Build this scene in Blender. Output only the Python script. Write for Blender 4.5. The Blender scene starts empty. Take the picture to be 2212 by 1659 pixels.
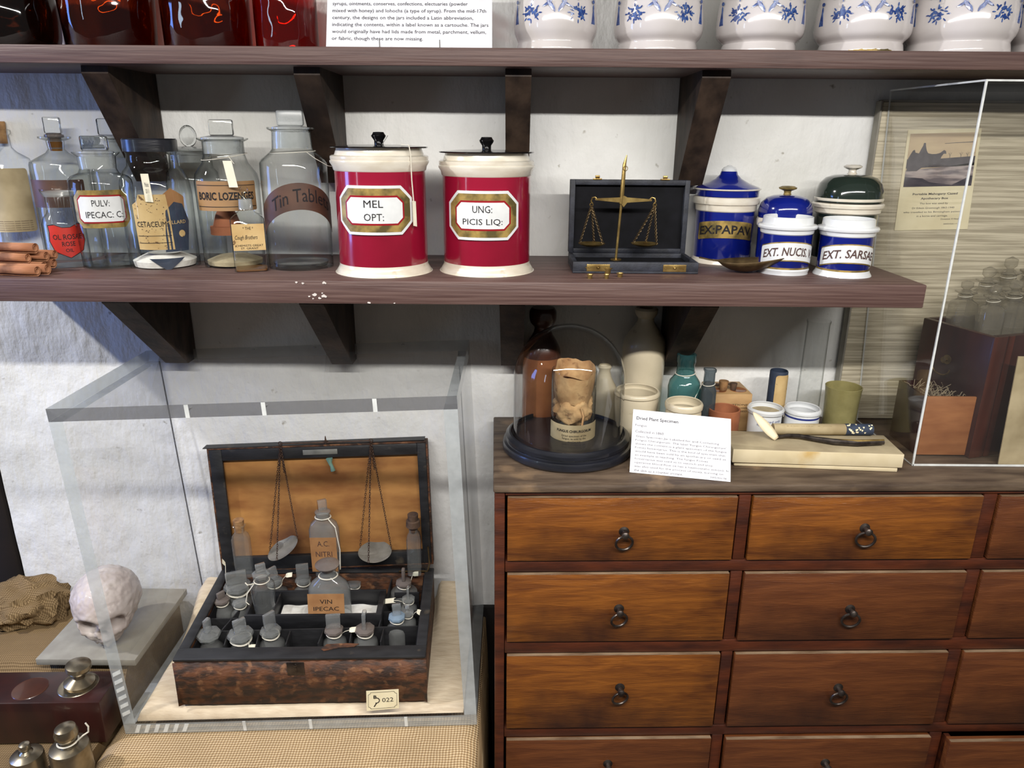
import bpy, bmesh, math, random
from math import sin, cos, tan, pi, radians, atan2, sqrt
from mathutils import Vector, Matrix, Euler, noise

random.seed(7)
S = bpy.context.scene
COL = S.collection
H = 1.56                       # eye height above the floor; positions below are relative to the eye
TH, RO, F = radians(18.3), .0075, 1607.
r0, u0, f0 = Vector((1, 0, 0)), Vector((0, sin(TH), cos(TH))), Vector((0, cos(TH), -sin(TH)))
RV = r0 * cos(RO) + u0 * sin(RO)
UV_ = -r0 * sin(RO) + u0 * cos(RO)

# ------------------------------------------------------------------ camera, world, lights, exposure
cam = bpy.data.cameras.new('camera')
cam.sensor_width = 36
cam.lens = F / 2212 * 36
cam.clip_start = .02
camo = bpy.data.objects.new('camera', cam)
COL.objects.link(camo)
m = Matrix((RV, UV_, -f0)).transposed().to_4x4()
m.translation = (0, 0, H)
camo.matrix_world = m
S.camera = camo

S.view_settings.view_transform = 'Standard'
S.view_settings.look = 'None'
S.view_settings.gamma = 1
S.view_settings.use_curve_mapping = False
S.view_settings.exposure = 0.0
S.cycles.max_bounces = 12
S.cycles.transparent_max_bounces = 40
S.cycles.glossy_bounces = 4
S.cycles.transmission_bounces = 10
S.cycles.diffuse_bounces = 3
S.cycles.caustics_reflective = False
S.cycles.caustics_refractive = False
S.cycles.sample_clamp_indirect = 3.0

W = bpy.data.worlds.new('room_ambient')
S.world = W
W.use_nodes = True
bgn = W.node_tree.nodes['Background']
bgn.inputs[0].default_value = (.95, .93, .90, 1)
bgn.inputs[1].default_value = .115


def area(name, loc, target, sx, sy, power, col, spread=None):
    l = bpy.data.lights.new(name, 'AREA')
    l.shape = 'RECTANGLE'
    l.size, l.size_y, l.energy, l.color = sx, sy, power, col
    if spread:
        l.spread = radians(spread)
    o = bpy.data.objects.new(name, l)
    COL.objects.link(o)
    o.location = Vector(loc) + Vector((0, 0, H))
    d = Vector(target) - Vector(loc)
    o.rotation_euler = d.to_track_quat('-Z', 'Y').to_euler()
    return o


area('ceiling_tube_light', (.22, .13, .46), (.22, .35, -.55), 2.24, .05, 55, (1, .97, .925))
area('left_tube_light', (-2.1, .75, .95), (-.9, 1.49, -.5), .07, .07, 34, (1, .98, .95))
area('window_and_added_strip', (-2.6, .95, .0), (-.6, 1.4, -.2), .45, .9, 17, (.17, .34, 1.0))
area('window_and_added_strip', (-2.2, -.35, .10), (-.3, 1.3, -.2), .10, .70, 2.2, (.6, .78, 1.0))  # added strip lamp, put in for bluish highlights on the glass


# ------------------------------------------------------------------ pixel <-> space on real planes
def ray(u, v):
    return f0 + RV * ((u - 1106) / F) - UV_ * ((v - 829.5) / F)


def PY(u, v, Y):
    d = ray(u, v)
    return d * (Y / d.y)


def PZ(u, v, Z):
    d = ray(u, v)
    return d * (Z / d.z)


def depth(P):
    return Vector(P).dot(f0)


# ------------------------------------------------------------------ materials
def lin(c):
    return tuple(((x / 255 / 12.92) if x <= 10 else ((x / 255 + .055) / 1.055) ** 2.4) for x in c[:3]) + (1,)


MC = {}


def newmat(name):
    M = bpy.data.materials.new(name)
    M.use_nodes = True
    nt = M.node_tree
    return M, nt, nt.nodes['Principled BSDF']


def N(nt, t, **kw):
    n = nt.nodes.new(t)
    for k, v in kw.items():
        if k.startswith('i_'):
            n.inputs[k[2:].replace('_', ' ')].default_value = v
        else:
            setattr(n, k, v)
    return n


def coords(nt, scale=(1, 1, 1), rot=(0, 0, 0), src='Object'):
    tc = N(nt, 'ShaderNodeTexCoord')
    mp = N(nt, 'ShaderNodeMapping')
    mp.inputs['Scale'].default_value = scale
    mp.inputs['Rotation'].default_value = rot
    nt.links.new(tc.outputs[src], mp.inputs[0])
    return mp.outputs[0]


def pm(name, c1, c2=None, c3=None, sc=20, st=(1, 1, 1), rough=.5, metal=0, bump=0, bsc=None, bst=None, lo=.35, hi=.65,
       coat=0, spec=.5, detail=6, dist=.0, p3=(.6, .75), sc3=None, bdist=.002):
    if name in MC:
        return MC[name]
    M, nt, P = newmat(name)
    L = nt.links.new
    P.inputs['Roughness'].default_value = rough
    P.inputs['Metallic'].default_value = metal
    P.inputs['Coat Weight'].default_value = coat
    P.inputs['Coat Roughness'].default_value = .06
    P.inputs['Specular IOR Level'].default_value = spec
    if c2 is None:
        c2 = tuple(max(0, x * .93) for x in c1)
    co = coords(nt, tuple(s for s in st))
    n = N(nt, 'ShaderNodeTexNoise')
    n.inputs['Scale'].default_value = sc
    n.inputs['Detail'].default_value = detail
    n.inputs['Distortion'].default_value = dist
    L(co, n.inputs['Vector'])
    r = N(nt, 'ShaderNodeValToRGB')
    r.color_ramp.elements[0].position = lo
    r.color_ramp.elements[1].position = hi
    r.color_ramp.elements[0].color = lin(c1)
    r.color_ramp.elements[1].color = lin(c2)
    L(n.outputs['Fac'], r.inputs[0])
    out = r.outputs[0]
    if c3 is not None:
        n3 = N(nt, 'ShaderNodeTexNoise')
        n3.inputs['Scale'].default_value = sc3 or sc * .3
        n3.inputs['Detail'].default_value = 5
        co3 = coords(nt, (1, 1, 1))
        L(co3, n3.inputs['Vector'])
        r3 = N(nt, 'ShaderNodeValToRGB')
        r3.color_ramp.elements[0].position, r3.color_ramp.elements[1].position = p3
        mx = N(nt, 'ShaderNodeMix', data_type='RGBA')
        L(n3.outputs['Fac'], r3.inputs[0])
        L(r3.outputs[0], mx.inputs[0])
        L(out, mx.inputs[6])
        mx.inputs[7].default_value = lin(c3)
        out = mx.outputs[2]
    L(out, P.inputs['Base Color'])
    if bump:
        nb = N(nt, 'ShaderNodeTexNoise')
        nb.inputs['Scale'].default_value = bsc or sc * 2
        nb.inputs['Detail'].default_value = 8
        L(coords(nt, bst or st), nb.inputs['Vector'])
        b = N(nt, 'ShaderNodeBump')
        b.inputs['Strength'].default_value = bump
        b.inputs['Distance'].default_value = bdist
        L(nb.outputs['Fac'], b.inputs['Height'])
        L(b.outputs[0], P.inputs['Normal'])
    MC[name] = M
    return M


def flat(name, c, rough=.6, metal=0, spec=.3):
    if name in MC:
        return MC[name]
    M, nt, P = newmat(name)
    n = N(nt, 'ShaderNodeTexNoise')
    n.inputs['Scale'].default_value = 60
    nt.links.new(coords(nt), n.inputs['Vector'])
    mx = N(nt, 'ShaderNodeMix', data_type='RGBA')
    mx.inputs[6].default_value = lin(c)
    mx.inputs[7].default_value = lin(tuple(x * .9 for x in c))
    nt.links.new(n.outputs['Fac'], mx.inputs[0])
    nt.links.new(mx.outputs[2], P.inputs['Base Color'])
    P.inputs['Roughness'].default_value = rough
    P.inputs['Metallic'].default_value = metal
    P.inputs['Specular IOR Level'].default_value = spec
    MC[name] = M
    return M


def glassm(name, clear=(.955, .965, .96), edge=(.26, .285, .28), rough=.02, milky=0, milkc=(.7, .72, .72), gl=1.0, ior=1.5, blend=.5, wob=0):
    """thin-walled glass: tinted transparency that deepens at grazing angles, plus Fresnel gloss"""
    if name in MC:
        return MC[name]
    M, nt, P = newmat(name)
    L = nt.links.new
    nt.nodes.remove(P)
    out = nt.nodes['Material Output']
    lw = N(nt, 'ShaderNodeLayerWeight')
    lw.inputs[0].default_value = .5                # facing = 1 - |cos|, alike on both sides of the thin wall
    rp = N(nt, 'ShaderNodeValToRGB')
    rp.color_ramp.elements[0].position = blend
    rp.color_ramp.elements[1].position = .98
    rp.color_ramp.elements[0].color = clear + (1,)
    rp.color_ramp.elements[1].color = edge + (1,)
    L(lw.outputs['Facing'], rp.inputs[0])
    tr = N(nt, 'ShaderNodeBsdfTransparent')
    L(rp.outputs[0], tr.inputs[0])
    base = tr.outputs[0]
    if milky:
        df = N(nt, 'ShaderNodeBsdfDiffuse')
        df.inputs[0].default_value = milkc + (1,)
        nn = N(nt, 'ShaderNodeTexNoise')
        nn.inputs['Scale'].default_value = 45
        nn.inputs['Detail'].default_value = 5
        L(coords(nt), nn.inputs['Vector'])
        mr = N(nt, 'ShaderNodeMapRange')
        mr.inputs['To Min'].default_value = milky * .6
        mr.inputs['To Max'].default_value = milky * 1.4
        L(nn.outputs['Fac'], mr.inputs[0])
        ms = N(nt, 'ShaderNodeMixShader')
        L(mr.outputs[0], ms.inputs[0])
        L(base, ms.inputs[1])
        L(df.outputs[0], ms.inputs[2])
        base = ms.outputs[0]
    f0_ = ((ior - 1) / (ior + 1)) ** 2
    pw = N(nt, 'ShaderNodeMath', operation='POWER')
    pw.inputs[1].default_value = 5
    L(lw.outputs['Facing'], pw.inputs[0])
    fr = N(nt, 'ShaderNodeMath', operation='MULTIPLY_ADD')
    fr.inputs[1].default_value = 1 - f0_
    fr.inputs[2].default_value = f0_
    L(pw.outputs[0], fr.inputs[0])
    mu = N(nt, 'ShaderNodeMath', operation='MULTIPLY', use_clamp=True)
    mu.inputs[1].default_value = gl
    L(fr.outputs[0], mu.inputs[0])
    g = N(nt, 'ShaderNodeBsdfGlossy')
    g.inputs['Roughness'].default_value = rough
    if wob:
        nb = N(nt, 'ShaderNodeTexNoise')
        nb.inputs['Scale'].default_value = 22
        nb.inputs['Detail'].default_value = 1
        L(coords(nt), nb.inputs['Vector'])
        b = N(nt, 'ShaderNodeBump')
        b.inputs['Strength'].default_value = wob
        b.inputs['Distance'].default_value = .01
        L(nb.outputs['Fac'], b.inputs['Height'])
        L(b.outputs[0], g.inputs['Normal'])
    mx = N(nt, 'ShaderNodeMixShader')
    L(mu.outputs[0], mx.inputs[0])
    L(base, mx.inputs[1])
    L(g.outputs[0], mx.inputs[2])
    L(mx.outputs[0], out.inputs[0])
    MC[name] = M
    return M


def weave(name, c1, c2, per, bump=.6, c3=None):
    M, nt, P = newmat(name)
    L = nt.links.new
    s = 2 * pi / (20 * per)
    co = coords(nt)
    w1 = N(nt, 'ShaderNodeTexWave', bands_direction='X')
    w2 = N(nt, 'ShaderNodeTexWave', bands_direction='Y')
    for w in (w1, w2):
        w.inputs['Scale'].default_value = s
        w.inputs['Distortion'].default_value = 3.5
        w.inputs['Detail'].default_value = 2
        w.inputs['Detail Scale'].default_value = .35
        L(co, w.inputs['Vector'])
    mx = N(nt, 'ShaderNodeMath', operation='ADD')
    L(w1.outputs['Fac'], mx.inputs[0])
    L(w2.outputs['Fac'], mx.inputs[1])
    rp = N(nt, 'ShaderNodeValToRGB')
    rp.color_ramp.elements[0].position = .25
    rp.color_ramp.elements[1].position = .85
    rp.color_ramp.elements[0].color = lin(c2)
    rp.color_ramp.elements[1].color = lin(c1)
    hf = N(nt, 'ShaderNodeMath', operation='MULTIPLY')
    hf.inputs[1].default_value = .5
    L(mx.outputs[0], hf.inputs[0])
    L(hf.outputs[0], rp.inputs[0])
    n = N(nt, 'ShaderNodeTexNoise')
    n.inputs['Scale'].default_value = 9
    n.inputs['Detail'].default_value = 4
    L(co, n.inputs['Vector'])
    m2 = N(nt, 'ShaderNodeMix', data_type='RGBA', blend_type='MULTIPLY')
    m2.inputs[0].default_value = .5
    L(rp.outputs[0], m2.inputs[6])
    L(n.outputs['Color'], m2.inputs[7])
    hs = N(nt, 'ShaderNodeHueSaturation')
    hs.inputs['Saturation'].default_value = .0
    L(n.outputs['Color'], hs.inputs['Color'])
    br = N(nt, 'ShaderNodeBrightContrast')
    br.inputs['Bright'].default_value = .35
    L(hs.outputs[0], br.inputs[0])
    L(br.outputs[0], m2.inputs[7])
    L(m2.outputs[2], P.inputs['Base Color'])
    P.inputs['Roughness'].default_value = .9
    P.inputs['Specular IOR Level'].default_value = .1
    b = N(nt, 'ShaderNodeBump')
    b.inputs['Strength'].default_value = bump
    b.inputs['Distance'].default_value = .0015
    L(hf.outputs[0], b.inputs['Height'])
    L(b.outputs[0], P.inputs['Normal'])
    return M


def plaster():
    M, nt, P = newmat('white_painted_plaster')
    L = nt.links.new
    n = N(nt, 'ShaderNodeTexNoise')
    n.inputs['Scale'].default_value = 3.2
    n.inputs['Detail'].default_value = 7
    L(coords(nt), n.inputs['Vector'])
    rp = N(nt, 'ShaderNodeValToRGB')
    rp.color_ramp.elements[0].position = .3
    rp.color_ramp.elements[1].position = .6
    rp.color_ramp.elements[0].color = lin((218, 217, 210))
    rp.color_ramp.elements[1].color = lin((238, 238, 236))
    L(n.outputs['Fac'], rp.inputs[0])
    # small grey specks
    n2 = N(nt, 'ShaderNodeTexNoise')
    n2.inputs['Scale'].default_value = 38
    n2.inputs['Detail'].default_value = 3
    L(coords(nt), n2.inputs['Vector'])
    r2 = N(nt, 'ShaderNodeValToRGB')
    r2.color_ramp.elements[0].position = .70
    r2.color_ramp.elements[1].position = .78
    mx = N(nt, 'ShaderNodeMix', data_type='RGBA')
    L(n2.outputs['Fac'], r2.inputs[0])
    L(r2.outputs[0], mx.inputs[0])
    L(rp.outputs[0], mx.inputs[6])
    mx.inputs[7].default_value = lin((165, 160, 148))
    L(mx.outputs[2], P.inputs['Base Color'])
    P.inputs['Roughness'].default_value = .75
    P.inputs['Specular IOR Level'].default_value = .25
    hs = []
    for sc, dd, st, stn in ((7, 6, (1, 1, .8), .016), (30, 7, (1.3, 1, .5), .0052), (140, 3, (1, 1, 1), .0007)):
        nb = N(nt, 'ShaderNodeTexNoise')
        nb.inputs['Scale'].default_value = sc
        nb.inputs['Detail'].default_value = dd
        L(coords(nt, st), nb.inputs['Vector'])
        b = N(nt, 'ShaderNodeBump')
        b.inputs['Strength'].default_value = .8
        b.inputs['Distance'].default_value = stn
        L(nb.outputs['Fac'], b.inputs['Height'])
        if hs:
            L(hs[-1].outputs[0], b.inputs['Normal'])
        hs.append(b)
    L(hs[-1].outputs[0], P.inputs['Normal'])
    return M


M_PLASTER = plaster()
M_SHELF = pm('painted_shelf_wood', (76, 54, 50), (100, 78, 72), (62, 46, 43), sc=30, st=(.2, 3, 9), rough=.5, bump=.45, bsc=30, bst=(.3, 2, 9), sc3=3, spec=.4)
M_SHELFTOP = M_SHELF
M_BRACKET = pm('dark_bracket_wood', (34, 25, 20), (66, 52, 42), (22, 16, 14), sc=16, st=(2, 2, 1), rough=.6, bump=.4, bsc=40, bst=(3, 3, .6), spec=.3)
M_DRAWER = pm('orange_varnished_wood', (138, 82, 30), (90, 48, 20), (54, 28, 19), sc=12, st=(.7, 4, 6), rough=.34, bump=.5, bsc=45, bst=(.8, 4, 11), coat=.35, lo=.3, hi=.72, dist=1.2, p3=(.47, .68), sc3=4.5)
M_DRAWER2 = pm('red_brown_varnished_wood', (108, 62, 32), (76, 40, 22), (48, 26, 19), sc=11, st=(.7, 4, 6), rough=.36, bump=.5, bsc=45, bst=(.8, 4, 11), coat=.3, lo=.3, hi=.72, dist=1.0, p3=(.48, .70), sc3=4)
M_RAIL = pm('dark_rail_wood', (88, 42, 22), (54, 26, 18), (40, 22, 16), sc=10, st=(1, 4, 4), rough=.42, bump=.35, bsc=40, bst=(1, 5, 7), coat=.15, sc3=7)
M_CHESTTOP = pm('worn_chest_top', (98, 82, 66), (56, 42, 32), (128, 104, 78), sc=14, st=(.6, 3, 3), rough=.6, bump=.5, bsc=40, bst=(.5, 3, 3), sc3=9, p3=(.58, .7))
M_WORN = pm('worn_bare_edge', (138, 116, 92), (96, 74, 54), sc=30, st=(.5, 2, 2), rough=.6, bump=.3)
M_MAHOG = pm('mahogany', (84, 38, 26), (52, 26, 22), sc=10, st=(3, 3, .5), rough=.35, bump=.1, coat=.3)
M_MAHOG2 = pm('dark_mahogany', (56, 26, 22), (38, 20, 19), sc=10, st=(2, 2, .5), rough=.35, bump=.1, coat=.2)
M_PINE = pm('orange_drawer_front', (160, 106, 66), (138, 86, 52), sc=14, st=(1, 1, 4), rough=.45, bump=.15)
M_BURLAP = weave('burlap', (210, 186, 148), (146, 118, 84), .0055, 1.0)
M_BURLAP2 = weave('brown_burlap', (150, 126, 92), (104, 84, 58), .004, .6)
M_CLOTH = pm('calico_cloth', (214, 198, 172), (196, 178, 152), sc=30, st=(1, 4, 1), rough=.9, bump=.5, bsc=60, bst=(1, 5, 1), spec=.1)
M_LINEN = pm('slub_linen', (212, 202, 178), (170, 160, 138), sc=110, st=(.07, 1, 2.6), rough=.9, bump=.6, bsc=80, bst=(.1, 1, 2.2), lo=.36, hi=.6, spec=.1)
M_GREYBOARD = pm('grey_board', (150, 146, 134), (136, 131, 120), sc=30, st=(1, 1, 1), rough=.7)
M_BLACKV = pm('black_velvet', (10, 10, 13), (17, 17, 22), sc=40, rough=.8, spec=.2)
M_BLACKRIM = pm('worn_black_rim', (40, 40, 42), (26, 26, 28), (78, 70, 60), sc=18, st=(1, 3, 3), rough=.5, bump=.3, p3=(.64, .74), sc3=22)
M_LEATHER = pm('worn_brown_leather', (96, 58, 34), (50, 33, 24), (120, 82, 54), sc=34, st=(1, 2, 2.2), rough=.7, bump=1.0, bsc=90, lo=.4, hi=.58, p3=(.57, .66), sc3=46, detail=9)
M_LIDWOOD = pm('lid_panel_wood', (176, 126, 70), (136, 88, 46), (92, 56, 34), sc=9, st=(1, 2, 3), rough=.55, bump=.2, p3=(.56, .74), sc3=6)
M_NAVYCASE = pm('black_cloth_case', (27, 29, 37), (46, 49, 60), sc=60, st=(1, 1, 1), rough=.6, bump=.6, bsc=300, bdist=.0006)
M_BRASS = pm('aged_brass', (196, 168, 104), (134, 108, 62), sc=40, rough=.32, metal=.85, bump=.1)
M_BRASSD = pm('dark_brass', (124, 104, 72), (84, 68, 46), sc=50, rough=.42, metal=.7)
M_IRON = pm('dark_bronze_ring', (92, 84, 78), (52, 46, 44), sc=60, rough=.35, metal=.8)
M_RUST = pm('rusty_chain', (82, 62, 50), (58, 42, 34), sc=80, rough=.6, metal=.4)
M_NICKEL = pm('worn_nickel', (168, 158, 138), (118, 106, 86), sc=20, rough=.28, metal=.9)
M_PAN = pm('dull_pewter', (138, 138, 132), (116, 116, 110), sc=40, rough=.5, metal=.35)
M_RED = pm('crimson_glaze', (144, 20, 48), (124, 14, 38), sc=6, rough=.16, coat=.6, spec=.5)
M_WGLAZE = pm('cream_white_glaze', (224, 218, 204), (208, 198, 180), (190, 176, 146), sc=24, st=(1, 1, 3), rough=.22, coat=.4, p3=(.66, .74), sc3=34, bump=.06)
M_WGLAZE2 = pm('clean_white_glaze', (218, 220, 220), (208, 210, 212), sc=12, rough=.14, coat=.5)
M_DELFT = pm('delft_white_glaze', (212, 206, 204), (200, 194, 192), (190, 176, 150), sc=10, rough=.10, coat=.4, p3=(.72, .76), sc3=40, bump=.05)
M_DELFTBLUE = pm('delft_blue', (34, 62, 128), (70, 100, 160), sc=120, rough=.2, coat=.4, lo=.45, hi=.62)
M_BLUE = pm('cobalt_glaze', (16, 30, 122), (10, 20, 92), sc=8, rough=.14, coat=.6)
M_GREEN = pm('dark_green_glaze', (34, 44, 38), (24, 32, 28), sc=8, rough=.1, coat=.7)
M_GILT = pm('worn_gilt', (176, 148, 82), (94, 82, 46), (134, 108, 56), sc=40, rough=.4, metal=.35, lo=.4, hi=.62)
M_BLACKLAC = pm('black_lacquer', (10, 10, 12), (16, 15, 16), sc=10, rough=.15, coat=.5)
M_BLACKMATT = pm('ebonised_wood', (20, 21, 26), (30, 31, 38), sc=20, st=(1, 1, 6), rough=.3, coat=.2, bump=.15)
M_INK = flat('black_ink', (30, 27, 30), .6)
M_INKB = flat('brown_ink', (84, 62, 58), .6)
M_INKG = flat('grey_ink', (96, 92, 94), .7)
M_INKBLUE = flat('blue_ink', (50, 62, 130), .4)
M_WHITEC = flat('white_label', (226, 228, 228), .35)
M_PAPERW = flat('white_card', (240, 240, 246), .8, spec=.1)
M_PAPERC = pm('cream_paper', (240, 230, 196), (228, 216, 180), sc=20, rough=.8, spec=.1)
M_PAPERY = pm('foxed_label_paper', (206, 178, 128), (190, 158, 108), (110, 84, 58), sc=30, rough=.8, p3=(.64, .69), sc3=70, spec=.1)
M_PAPERO = pm('aged_stained_paper', (196, 180, 146), (150, 134, 102), sc=12, rough=.8, spec=.1, detail=4)
M_PAPERB = pm('brown_paper_label', (164, 122, 82), (148, 106, 70), sc=30, rough=.8, spec=.1)
M_LABELBR = pm('brown_leather_label', (90, 62, 48), (70, 48, 38), (120, 84, 62), sc=20, rough=.5, p3=(.6, .75), sc3=26)
M_LABELT = pm('tan_label', (158, 122, 82), (136, 102, 66), sc=12, rough=.55)
M_REDLAB = pm('red_shield_label', (192, 44, 30), (170, 34, 26), sc=20, rough=.5)
M_REDLINE = flat('red_line', (150, 24, 34), .3)
M_NAVYP = pm('navy_paper', (46, 58, 78), (36, 46, 64), sc=60, rough=.7)
M_POWDER = pm('white_powder', (232, 230, 224), (214, 210, 202), sc=60, rough=.95, bump=.5)
M_POWDERC = pm('cream_powder', (186, 172, 140), (164, 150, 120), sc=60, rough=.95, bump=.5)
M_CORK = pm('cork', (170, 130, 86), (112, 80, 52), sc=60, rough=.85, bump=.5)
M_CORKD = pm('dark_cork', (96, 74, 58), (64, 48, 38), sc=60, rough=.85, bump=.5)
M_CINN = pm('cinnamon_bark', (196, 142, 104), (156, 102, 70), (110, 70, 48), sc=10, st=(1, 6, 6), rough=.8, bump=.5, bsc=30, p3=(.56, .7), sc3=20)
M_STRING = flat('white_cotton_string', (226, 220, 204), .8)
M_TAG = flat('paper_tag', (236, 230, 208), .8)
M_STONE = pm('cream_stoneware', (206, 194, 168), (188, 176, 150), (150, 134, 108), sc=14, rough=.3, coat=.3, p3=(.66, .76), sc3=30)
M_STONED = pm('brown_salt_glaze', (150, 96, 58), (116, 68, 42), sc=14, rough=.35, coat=.3, bump=.2)
M_STONEDD = pm('dark_brown_glaze', (82, 46, 32), (60, 34, 26), sc=14, rough=.3, coat=.3)
M_TERRA = pm('terracotta', (158, 96, 62), (136, 80, 52), sc=30, rough=.8, bump=.2)
M_IVORY = pm('ivory_slab', (218, 204, 172), (202, 186, 150), (190, 160, 104), sc=16, rough=.45, p3=(.6, .75), sc3=12, bump=.1)
M_IVTOP = pm('worn_slab_top', (176, 162, 132), (152, 138, 112), sc=20, rough=.55, bump=.2)
M_FUNGUS = pm('dried_fungus', (212, 174, 124), (164, 122, 80), (110, 72, 44), sc=26, rough=.9, bump=1.0, bsc=60, p3=(.6, .72), sc3=40)
M_SKULL = pm('bone_cast', (208, 198, 192), (180, 166, 160), (150, 132, 122), sc=18, rough=.55, bump=.7, bsc=40, p3=(.62, .75), sc3=24, coat=.15)
M_WOODBLK = pm('boxwood', (196, 160, 112), (170, 134, 90), sc=14, st=(1, 1, 3), rough=.55, bump=.1)
M_CUP = glassm('olive_horn', (.62, .56, .30), (.30, .27, .12), .25, milky=.55, milkc=(.40, .36, .16))
M_GLASS = glassm('clear_glass', wob=.25)
def solidglass(name, col=(.93, .95, .95), rough=.0):
    M, nt, P = newmat(name)
    P.inputs['Transmission Weight'].default_value = 1
    P.inputs['Roughness'].default_value = rough
    P.inputs['IOR'].default_value = 1.48
    P.inputs['Base Color'].default_value = col + (1,)
    nb = N(nt, 'ShaderNodeTexNoise')
    nb.inputs['Scale'].default_value = 60
    nt.links.new(coords(nt), nb.inputs['Vector'])
    b = N(nt, 'ShaderNodeBump')
    b.inputs['Strength'].default_value = .25
    b.inputs['Distance'].default_value = .001
    nt.links.new(nb.outputs['Fac'], b.inputs['Height'])
    nt.links.new(b.outputs[0], P.inputs['Normal'])
    return M


M_GRIP = glassm('bright_stopper_glass', (.90, .91, .91), (.62, .64, .64), .04, milky=.13, milkc=(.86, .88, .88), gl=4)
M_SOLID = solidglass('solid_stopper_glass')
M_GLASST = glassm('tube_glass', (.95, .955, .95), (.42, .44, .43), blend=.45)
M_GLASSD = glassm('thick_old_glass', (.90, .915, .905), (.24, .26, .25), wob=.3)
M_FROST = glassm('ground_glass_neck', (.86, .87, .86), (.45, .47, .46), .25, milky=.38, milkc=(.56, .58, .58))
M_SMOKE = glassm('dusty_bottle_glass', (.82, .83, .82), (.30, .31, .31), .08, milky=.20, milkc=(.50, .51, .50))
M_VIAL = glassm('cloudy_vial_glass', (.92, .93, .92), (.45, .47, .46), .03, milky=.07, milkc=(.7, .72, .72), gl=1.6)
M_SMOKED = glassm('dusty_brown_stopper', (.55, .50, .46), (.2, .18, .16), .2, milky=.5, milkc=(.26, .22, .20))
M_AMBER = glassm('amber_glass', (.40, .12, .03), (.02, .006, .003), .03, wob=.5, ior=1.6, gl=1.3)
M_REDAMB = glassm('red_amber_glass', (.62, .05, .015), (.12, .006, .003), .03, wob=.5, ior=1.6, gl=1.3)
M_DARKAMB = glassm('dark_amber_glass', (.07, .028, .014), (.012, .006, .005), .05, wob=.4, ior=1.6, gl=1.3)
M_TEAL = glassm('teal_glass', (.36, .58, .58), (.04, .13, .14), .05, wob=.5, milky=.12, milkc=(.10, .26, .27))
M_GREYGL = glassm('grey_blue_glass', (.40, .45, .48), (.06, .08, .10), .06, milky=.25, milkc=(.14, .17, .19))
M_BOXGL = glassm('old_box_glass', (.88, .87, .83), (.20, .19, .17), .03, milky=.14, milkc=(.52, .48, .40), gl=2)
M_DOME = glassm('dome_glass', (.93, .935, .935), (.45, .46, .48), .01, gl=1.2)
M_ACR = glassm('clear_acrylic', (.985, .985, .985), (.93, .935, .94), .015, milky=.012, milkc=(.7, .72, .75), gl=.8)
M_ACRE = glassm('acrylic_edge', (.72, .75, .76), (.64, .67, .69), .12, milky=.34, milkc=(.72, .76, .77))
M_ACRED = glassm('dark_acrylic_edge', (.40, .40, .41), (.30, .30, .31), .12, milky=.35, milkc=(.20, .20, .21))
M_ACR2 = glassm('thin_acrylic', (.985, .985, .98), (.93, .93, .93), .015, milky=.008, milkc=(.5, .5, .48), gl=1.2)
M_ACR2E = glassm('thin_acrylic_edge', (.5, .52, .52), (.5, .52, .52), .1, milky=.8, milkc=(.78, .80, .78))
M_PALEB = glassm('pale_blue_glass', (.55, .66, .76), (.25, .33, .40), .3, milky=.6, milkc=(.30, .40, .50))
M_LIQ = glassm('amber_residue', (.70, .44, .16), (.4, .2, .06), .1, milky=.3, milkc=(.4, .18, .04))
M_FLAKE = flat('bare_white_chip', (214, 206, 200), .7)
M_GREENCU = flat('verdigris', (122, 160, 146), .6)
M_GREENLEAF = M_GREENCU
M_ROOT = flat('dried_roots', (150, 136, 112), .9)
M_RECESS = pm('dark_recess', (30, 20, 16), (18, 13, 12), sc=8, rough=.8)  # near-black tone standing in for dark gaps at the wall
M_FLOOR = pm('floor_boards', (84, 66, 50), (62, 48, 38), sc=6, st=(1, 6, 1), rough=.6)


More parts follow.
